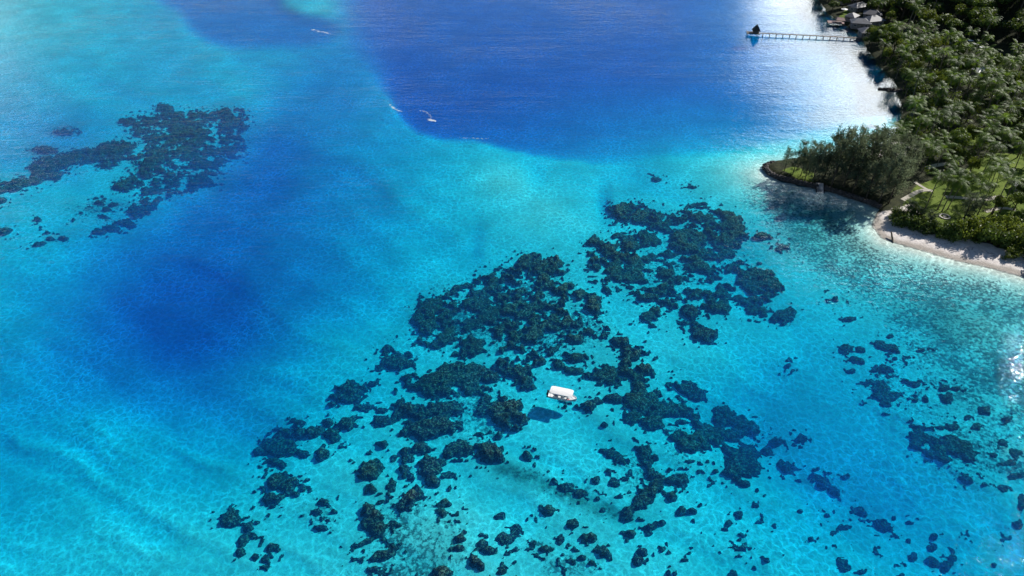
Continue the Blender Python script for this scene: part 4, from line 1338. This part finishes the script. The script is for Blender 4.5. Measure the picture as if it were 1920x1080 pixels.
link('railing', MB().box((-4.0, 0, 1.9), (0.08, 4.4, 0.08)).box((-4.0, -2.1, 1.55), (0.08, 0.08, 0.7)).box((-4.0, 2.1, 1.55), (0.08, 0.08, 0.7)).box((-2.6, -2.2, 1.9), (2.8, 0.08, 0.08)).mesh('railing', TIMBER), hu)

x, y = map(float, ground(1566, 46))
dk = thing('boat_dock', 'short reddish dock with a railing beside the hamlet trees', 'dock', (x, y, 0), -0.25)
link('deck', MB().box((0, 0, 1.25), (9.0, 5.0, 0.25)).mesh('deck', ROOFR), dk)
for a in (-4.1, -1.4, 1.4, 4.1):
    for b in (-2.2, 2.2):
        link('post', pm, dk, (a, b, 0))
    link('rail_post', MB().tube([(a, -2.4, 1.3), (a, -2.4, 2.3)], [0.06, 0.06], 5).mesh('rail_post', WHITE), dk)
link('handrail', MB().tube([(-4.3, -2.4, 2.3), (4.3, -2.4, 2.3)], [0.06, 0.06], 5).mesh('handrail', WHITE), dk)
link('roof', mesh_from('roof', [(-0.6, -2.4, 3.0), (4.6, -2.4, 3.0), (4.6, 2.6, 3.0), (-0.6, 2.6, 3.0), (0.2, 0.1, 4.1), (3.8, 0.1, 4.1)], [[0, 1, 5, 4], [2, 3, 4, 5], [3, 0, 4], [1, 2, 5], [3, 2, 1, 0]], ROOFR), dk)
for a, b in ((-0.4, -2.2), (4.4, -2.2), (4.4, 2.3), (-0.4, 2.3)):
    link('column', MB().tube([(a, b, 1.3), (a, b, 3.05)], [0.08, 0.08], 6).mesh('column', TIMBER), dk)


# ------------------------------------------------------------------ sea walls and groyne of dark stones
def stone_mesh(rr):
    vs, fs = [], []
    rings = [(-0.5, 0.62), (-0.1, 1.0), (0.35, 0.86), (0.62, 0.45)]
    for z_, r_ in rings:
        for q in range(7):
            a = q * 2 * math.pi / 7
            k_ = r_ * rr.uniform(0.75, 1.15)
            vs.append((k_ * math.cos(a), k_ * math.sin(a), z_ + rr.uniform(-0.12, 0.12)))
    for j in range(3):
        for q in range(7):
            fs.append([j * 7 + q, j * 7 + (q + 1) % 7, (j + 1) * 7 + (q + 1) % 7, (j + 1) * 7 + q])
    fs.append([21 + q for q in range(7)])
    fs.append([q for q in range(7)][::-1])
    return mesh_from('stone', vs, fs, ROCK)


STONES = [stone_mesh(random.Random(60 + k)) for k in range(5)]


def stone_wall(name, pts, width, top, label, cat, step=1.05, base=-1.4):
    w_ = [np.array([*map(float, ground(a, b, 0.6))]) for a, b in pts]
    o = thing(name, label, cat, (w_[0][0], w_[0][1], 0))
    mb = MB()
    rr = random.Random(len(pts))
    for p, q in zip(w_[:-1], w_[1:]):
        l_ = float(np.linalg.norm(q - p))
        c = (p + q) / 2 - w_[0]
        mb.box((c[0], c[1], (top - 0.35 + base) / 2), (l_ + 0.3, width * 0.7, top - 0.35 - base), math.atan2(q[1] - p[1], q[0] - p[0]))
        n_ = max(1, int(l_ / step))
        for k in range(n_):
            b = p + (q - p) * (k + 0.5) / n_ - w_[0]
            nx, ny = -(q - p)[1] / l_, (q - p)[0] / l_
            for off, zt, sc in ((0.0, top - 0.35, 0.66), (-0.42, top - 1.0, 0.7), (0.38, top - 0.6, 0.6)):
                s_ = sc * rr.uniform(0.8, 1.25)
                link('stone', STONES[rr.randrange(5)], o, (b[0] + nx * off * width + rr.uniform(-.2, .2), b[1] + ny * off * width + rr.uniform(-.2, .2), zt + rr.uniform(-0.12, 0.12)), (rr.uniform(-.3, .3), rr.uniform(-.3, .3), rr.uniform(0, 6.28)), (s_, s_, s_ * 0.8))
    link('core', mb.mesh('core', ROCK), o)
    return o


stone_wall('sea_wall', [(1452, 304), (1438, 308), (1435, 315), (1442, 324), (1458, 332), (1480, 338), (1505, 344), (1534, 350)], 1.5, 1.5, 'dark stone sea wall curving round the tip of the point', 'wall')
stone_wall('sea_wall', [(1546, 352), (1570, 359), (1600, 369), (1628, 378), (1652, 388)], 1.5, 1.5, 'straight dark stone sea wall below the casuarina thicket', 'wall')
stone_wall('groyne', [(1648, 165), (1668, 166), (1692, 168)], 1.6, 0.9, 'low dark stone groyne jutting from the palm shore', 'groyne', 1.3)
x, y, z = gz(1540, 348)
o = thing('boat_ramp', 'pale stone ramp in the gap between the two sea walls', 'ramp', (x, y, 0), -0.2)
link('slab', mesh_from('slab', [(-1.3, -2.6, -0.6), (1.3, -2.6, -0.6), (1.3, 3, 1.5), (-1.3, 3, 1.5), (-1.3, -2.6, -1.5), (1.3, -2.6, -1.5), (1.3, 3, -0.5), (-1.3, 3, -0.5)], [[0, 1, 2, 3], [4, 7, 6, 5], [0, 3, 5, 1], [1, 5, 6, 2], [2, 6, 7, 3], [3, 7, 3, 0]], PALE), o)
for sgn in (-1, 1):
    link('kerb', mesh_from('kerb', [(sgn * 1.35 - 0.15, -2.4, -0.45), (sgn * 1.35 + 0.15, -2.4, -0.45), (sgn * 1.35 + 0.15, 3, 1.62), (sgn * 1.35 - 0.15, 3, 1.62), (sgn * 1.35 - 0.15, -2.4, -1.5), (sgn * 1.35 + 0.15, -2.4, -1.5), (sgn * 1.35 + 0.15, 3, -0.4), (sgn * 1.35 - 0.15, 3, -0.4)], [[0, 1, 2, 3], [4, 7, 6, 5], [0, 3, 5, 1], [1, 5, 6, 2], [2, 6, 7, 3], [3, 7, 3, 0]], ROCK), o)


# ------------------------------------------------------------------ garden paths and paving
def ribbon(name, pts, width):
    w_ = np.array([[*map(float, ground(a, b, 2.0))] for a, b in pts])
    seg = []
    for k in range(len(w_) - 1):
        n_ = max(2, int(np.linalg.norm(w_[k + 1] - w_[k]) / 0.8))
        seg += [w_[k] + (w_[k + 1] - w_[k]) * q / n_ for q in range(n_)]
    seg.append(w_[-1])
    seg = np.array(seg)
    for _ in range(4):
        seg[1:-1] = (seg[:-2] + 2 * seg[1:-1] + seg[2:]) / 4
    d = np.gradient(seg, axis=0)
    d /= np.linalg.norm(d, axis=1, keepdims=True)
    nrm = np.stack([-d[:, 1], d[:, 0]], 1)
    rows = [seg + nrm * width * (q / 4 - 0.5) for q in range(5)]
    P = np.stack(rows, 1).reshape(-1, 2)
    zt = terrain(P[:, 0], P[:, 1]) + 0.09
    idx_ = np.arange(len(P)).reshape(len(seg), 5)
    f_ = np.stack([idx_[:-1, :-1], idx_[1:, :-1], idx_[1:, 1:], idx_[:-1, 1:]], -1).reshape(-1, 4)
    return struct(link(name, mesh_from(name, np.column_stack([P, zt]), f_[:, ::-1].copy(), PATH, True)))


ribbon('path', [(1694, 371), (1711, 362), (1721, 356), (1738, 352), (1750, 355)], 1.7)
ribbon('path', [(1716, 338), (1727, 345), (1741, 353)], 1.2)
ribbon('path', [(1775, 366), (1797, 367), (1823, 371), (1852, 372), (1880, 366)], 1.8)
ribbon('path', [(1848, 394), (1862, 391), (1880, 387), (1905, 392)], 1.6)
ribbon('path', [(1738, 312), (1760, 306), (1785, 304)], 2.2)
x, y, z = gz(1773, 402)
o = thing('stone_circle', 'round pale stone ring set flat in the lawn', 'paving', (x, y, z))
for k in range(12):
    a = k * math.pi / 6
    link('paver', MB().box((1.5 * math.cos(a), 1.5 * math.sin(a), 0.1), (0.55, 0.7, 0.3), a).mesh('paver', PALE), o)
link('centre_stone', MB().tube([(0, 0, -0.1), (0, 0, 0.28)], [0.6, 0.5], 9).mesh('centre_stone', PALE), o)
x, y, z = gz(1677, 441)
o = tag(link('driftwood_log', MB().tube([(0.3, 2.6, 1.6), (0.1, 1.2, 0.9), (0, 0, 0.25), (-0.3, -1.3, 0.0)], [0.2, 0.28, 0.3, 0.12], 8).mesh('driftwood_log', DBARK), None, (x, y, z)), 'dark fallen trunk leaning down the sandy beach', 'log')

# ------------------------------------------------------------------ boat
P0 = np.array([*map(float, ground(1029, 740.5))])
P1 = np.array([*map(float, ground(1081, 751.5))])
BL = float(np.linalg.norm(P1 - P0))
bo = thing('tour_boat', 'small white tour boat with a flat white canopy moored over the reef', 'boat', ((P0[0] + P1[0]) / 2, (P0[1] + P1[1]) / 2, 0), math.atan2(P1[1] - P0[1], P1[0] - P0[0]))
HULL = plain('hull_paint', (0.78, 0.77, 0.76), 0.35, 0.03, 1.0)
BLUE = plain('blue_hull_band', (0.03, 0.05, 0.12), 0.4, 0.1, 1.0)
RED = plain('red_cushion', (0.42, 0.035, 0.03), 0.7, 0.1, 1.0)
DARK = plain('black_plastic', (0.02, 0.02, 0.022), 0.4, 0.1, 1.0)
h_ = BL / 2
sec = []
for k in range(13):
    s_ = k / 12
    xk = -h_ + BL * s_
    hw = 1.12 * (1 - max(0, (s_ - 0.5) / 0.5) ** 2.2) ** 0.8 if s_ > 0.5 else 1.12 - 0.08 * (0.5 - s_)
    hw = max(hw, 0.03)
    top = 0.62 + 0.38 * max(0, s_ - 0.55) ** 1.3 * 1.6
    sec.append([(xk, -hw, top), (xk, -hw * 0.95, 0.22), (xk - 0.25 * s_, -hw * 0.72, -0.22), (xk - 0.45 * s_, 0, -0.42), (xk - 0.25 * s_, hw * 0.72, -0.22), (xk, hw * 0.95, 0.22), (xk, hw, top)])
hv, hf = [p for r in sec for p in r], []
for k in range(12):
    for q in range(6):
        hf.append([k * 7 + q, k * 7 + q + 1, (k + 1) * 7 + q + 1, (k + 1) * 7 + q])
hf.append(list(range(7)))
hull = link('hull', mesh_from('hull', hv, hf, HULL), bo)
for sgn in (0, 6):
    link('gunwale', MB().tube([(r[sgn][0], r[sgn][1], r[sgn][2] + 0.02) for r in sec], [0.07] * 13, 6).mesh('gunwale', WHITE), hull)
for a, b in ((1, 0), (5, 6)):
    sv, sf = [], []
    for r in sec:
        for t_ in (0.05, 0.45):
            p = np.array(r[a]) * (1 - t_) + np.array(r[b]) * t_
            p[1] *= 1.02
            sv.append(tuple(p))
    for k in range(12):
        sf.append([2 * k, 2 * k + 1, 2 * k + 3, 2 * k + 2])
    link('hull_band', mesh_from('hull_band', sv, sf, BLUE), hull)
fl_v = [(r[1][0], r[1][1] * 0.96, 0.14) for r in sec] + [(r[5][0], r[5][1] * 0.96, 0.14) for r in sec[::-1]]
link('cockpit_floor', mesh_from('cockpit_floor', fl_v, [list(range(len(fl_v)))], WHITE), bo)
fd = [(r[0][0], r[0][1] * 0.97, r[0][2] - 0.03) for r in sec[9:]] + [(r[6][0], r[6][1] * 0.97, r[6][2] - 0.03) for r in sec[9:][::-1]]
link('foredeck', mesh_from('foredeck', fd, [list(range(len(fd)))], WHITE), bo)
for sgn in (-1, 1):
    link('bench', MB().box((-0.3, sgn * 0.82, 0.34), (BL * 0.55, 0.42, 0.40)).mesh('bench', WHITE), bo)
link('console', MB().box((1.35, -0.25, 0.55), (0.5, 0.7, 0.85)).mesh('console', WHITE), bo)
link('cushion', MB().box((h_ * 0.42, -0.72, 0.62), (0.8, 0.36, 0.16)).mesh('cushion', RED), bo)
link('cooler', MB().box((-1.6, 0.1, 0.36), (0.7, 0.45, 0.42)).mesh('cooler', BLUE), bo)
# canopy: gently arched sheet with rounded corners
cx0, cx1, cwid = -h_ + 0.35, h_ - 0.95, 1.22
cv, cf = [], []
NX, NY = 17, 11
for i in range(NX):
    for j in range(NY):
        s_, t_ = 2 * i / (NX - 1) - 1, 2 * j / (NY - 1) - 1
        ex = (abs(s_) ** 8 + abs(t_) ** 8) ** 0.125
        mxx = max(abs(s_), abs(t_), 1e-6)
        k_ = mxx / max(ex, 1e-6)
        cv.append(((cx0 + cx1) / 2 + s_ * k_ * (cx1 - cx0) / 2, t_ * k_ * cwid, 2.28 - 0.13 * t_ * t_ - 0.05 * s_ ** 4))
n0 = len(cv)
cv += [(p[0], p[1], p[2] - 0.09) for p in cv]
for i in range(NX - 1):
    for j in range(NY - 1):
        q = [i * NY + j, (i + 1) * NY + j, (i + 1) * NY + j + 1, i * NY + j + 1]
        cf.append(q)
        cf.append([n0 + k for k in q[::-1]])
rim = [i * NY for i in range(NX)] + [(NX - 1) * NY + j for j in range(1, NY)] + [i * NY + NY - 1 for i in range(NX - 2, -1, -1)] + [j for j in range(NY - 2, 0, -1)]
for k in range(len(rim)):
    a, b = rim[k], rim[(k + 1) % len(rim)]
    cf.append([b, a, n0 + a, n0 + b])
link('canopy', mesh_from('canopy', cv, cf, WHITE, False), bo)
for xk in (cx0 + 0.3, (cx0 + cx1) / 2 - 0.8, (cx0 + cx1) / 2 + 0.8, cx1 - 0.25):
    for sgn in (-1, 1):
        link('canopy_post', MB().tube([(xk, sgn * 1.02, 0.55), (xk, sgn * 1.05, 2.12)], [0.035, 0.035], 6).mesh('canopy_post', WHITE), bo)
for sgn in (-0.42, 0.42):
    m = MB()
    m.box((-h_ - 0.28, sgn, 0.78), (0.46, 0.34, 0.5)).box((-h_ - 0.30, sgn, 0.25), (0.22, 0.16, 0.7)).box((-h_ - 0.3, sgn, -0.25), (0.34, 0.06, 0.4))
    link('outboard_motor', m.mesh('outboard_motor', DARK), bo)
rl = [(sec[k][0][0], sec[k][0][1] * 0.9, sec[k][0][2] + 0.42) for k in (9, 10, 11)] + [(h_ - 0.12, 0, sec[12][0][2] + 0.45)] + [(sec[k][6][0], sec[k][6][1] * 0.9, sec[k][6][2] + 0.42) for k in (11, 10, 9)]
link('bow_rail', MB().tube(rl, [0.025] * 7, 6).mesh('bow_rail', WHITE), bo)
BM = bo.matrix_basis.copy() if False else None
ba = bo.rotation_euler[2]


def on_boat(a, b):
    return (bo.location[0] + a * math.cos(ba) - b * math.sin(ba), bo.location[1] + a * math.sin(ba) + b * math.cos(ba))


def person(a, b, face, shirt, shorts_c, label, reach=0.0):
    """seated figure, one skinned body with five-fingered hands resting on the thighs"""
    J = {'pelvis': (0, 0, 0.10), 'waist': (-0.02, 0, 0.26), 'chest': (0.0, 0, 0.46), 'neck': (0.01, 0, 0.58), 'head': (0.03, 0, 0.68), 'crown': (0.03, 0, 0.80)}
    RD = {'pelvis': 0.14, 'waist': 0.125, 'chest': 0.14, 'neck': 0.055, 'head': 0.085, 'crown': 0.07}
    E_ = [('pelvis', 'waist'), ('waist', 'chest'), ('chest', 'neck'), ('neck', 'head'), ('head', 'crown')]
    for s_, n_ in ((1, 'l'), (-1, 'r')):
        J.update({n_ + 'sho': (0, s_ * 0.18, 0.50), n_ + 'elb': (0.06 + reach, s_ * 0.25, 0.26), n_ + 'wri': (0.27 + reach, s_ * 0.17, 0.20), n_ + 'palm': (0.33 + reach, s_ * 0.16, 0.20),
                  n_ + 'hip': (0.02, s_ * 0.10, 0.08), n_ + 'kne': (0.44, s_ * 0.12, 0.10), n_ + 'ank': (0.42, s_ * 0.12, -0.30), n_ + 'toe': (0.58, s_ * 0.13, -0.34)})
        RD.update({n_ + 'sho': 0.065, n_ + 'elb': 0.045, n_ + 'wri': 0.03, n_ + 'palm': 0.034, n_ + 'hip': 0.095, n_ + 'kne': 0.062, n_ + 'ank': 0.042, n_ + 'toe': 0.035})
        E_ += [('chest', n_ + 'sho'), (n_ + 'sho', n_ + 'elb'), (n_ + 'elb', n_ + 'wri'), (n_ + 'wri', n_ + 'palm'), ('pelvis', n_ + 'hip'), (n_ + 'hip', n_ + 'kne'), (n_ + 'kne', n_ + 'ank'), (n_ + 'ank', n_ + 'toe')]
        for q, (dy, l1) in enumerate(((-0.03, 0.045), (-0.01, 0.052), (0.01, 0.05), (0.03, 0.04), (0.05, 0.02))):
            p = J[n_ + 'palm']
            J[n_ + 'k%d' % q] = (p[0] + l1 * 0.7, p[1] + s_ * dy, p[2] - 0.005)
            J[n_ + 't%d' % q] = (p[0] + l1 * 1.2, p[1] + s_ * dy * 1.1, p[2] - 0.03)
            RD[n_ + 'k%d' % q] = RD[n_ + 't%d' % q] = 0.009
            E_ += [(n_ + 'palm', n_ + 'k%d' % q), (n_ + 'k%d' % q, n_ + 't%d' % q)]
    names = list(J)
    me = bpy.data.meshes.new('body')
    me.from_pydata([J[n_] for n_ in names], [(names.index(p), names.index(q)) for p, q in E_], [])
    me.materials.append(SKIN)
    px_, py_ = on_boat(a, b)
    o = thing('person', label, 'person', (px_, py_, 0.55), ba + face)
    body = link('body', me, o)
    body.modifiers.new('skin', 'SKIN')
    sv_ = me.skin_vertices[0].data
    for k, n_ in enumerate(names):
        sv_[k].radius = (RD[n_], RD[n_])
        sv_[k].use_root = (n_ == 'pelvis')
    sub = body.modifiers.new('sub', 'SUBSURF')
    sub.levels = sub.render_levels = 1
    link('shirt', MB().tube([(-0.01, 0, 0.10), (-0.02, 0, 0.26), (0, 0, 0.44), (0.0, 0, 0.55)], [0.165, 0.155, 0.175, 0.09], 10).mesh('shirt', shirt), o)
    for s_ in (1, -1):
        link('shorts', MB().tube([(0.0, s_ * 0.10, 0.09), (0.36, s_ * 0.12, 0.11)], [0.12, 0.085], 9).mesh('shorts', shorts_c), o)
    link('hair', MB().tube([(0.0, 0, 0.70), (0.0, 0, 0.78), (0.01, 0, 0.85)], [0.10, 0.105, 0.05], 9).mesh('hair', DARK), o)


SKIN = plain('skin', (0.30, 0.17, 0.11), 0.6, 0.05, 3.0)
TEE = plain('white_shirt', (0.7, 0.7, 0.7), 0.9, 0.05, 3.0)
person(-1.2, -0.80, R(90), TEE, BLUE, 'person in a white shirt seated on the boat bench facing inward')
person(-0.1, -0.80, R(90), TEE, DARK, 'person in a white shirt and black shorts seated mid-boat')
person(0.6, 0.80, R(-90), BLUE, DARK, 'person in a dark blue shirt seated on the far boat bench')


# ------------------------------------------------------------------ foam
def foam(name, pts, width, n, label, rr, size=0.5):
    w_ = [np.array([*map(float, ground(a, b))]) for a, b in pts]
    ls = [np.linalg.norm(q - p) for p, q in zip(w_[:-1], w_[1:])]
    vs, fs = [], []
    for _ in range(n):
        k = rr.choices(range(len(ls)), ls)[0]
        p = w_[k] + (w_[k + 1] - w_[k]) * rr.random() + np.array([rr.gauss(0, width), rr.gauss(0, width)])
        r_ = size * rr.uniform(0.25, 1.0)
        b = len(vs)
        st = rr.uniform(1, 2.6)
        an = rr.uniform(-0.5, 0.5)
        m_ = 7
        ring = []
        for q in range(m_):
            a = q * 2 * math.pi / m_
            k_ = r_ * rr.uniform(0.5, 1.2)
            dx, dy = k_ * st * math.cos(a), k_ * math.sin(a) * 0.8
            ring.append((p[0] + dx * math.cos(an) - dy * math.sin(an), p[1] + dx * math.sin(an) + dy * math.cos(an), 0.05))
        vs += ring + [(p[0], p[1], 0.12 + 0.1 * rr.random())]
        fs += [[b + q, b + (q + 1) % m_, b + m_] for q in range(m_)]
    o = struct(link(name, mesh_from(name, vs, fs, FOAM)), 'stuff')
    tag(o, label, 'foam')


fr = random.Random(77)
foam('foam_wake', [(731, 196), (737, 203), (745, 207), (752, 209)], 0.22, 60, 'short curved white wake on the turquoise shelf edge', fr, 0.3)
foam('foam_wake', [(786, 207), (798, 210), (806, 215), (808, 222)], 0.2, 45, 'thin white wake on the deep blue water edge', fr, 0.24)
foam('foam_wake', [(805, 225), (816, 227)], 0.45, 50, 'white splash of foam at the end of the thin wake', fr, 0.42)
foam('foam_wake', [(585, 55), (600, 59), (622, 64)], 0.35, 40, 'white streak of foam beside the far pale shoal', fr, 0.4)
foam('foam_wake', [(860, 258), (885, 260), (915, 260)], 0.2, 26, 'faint line of foam along the drop-off', fr, 0.2)
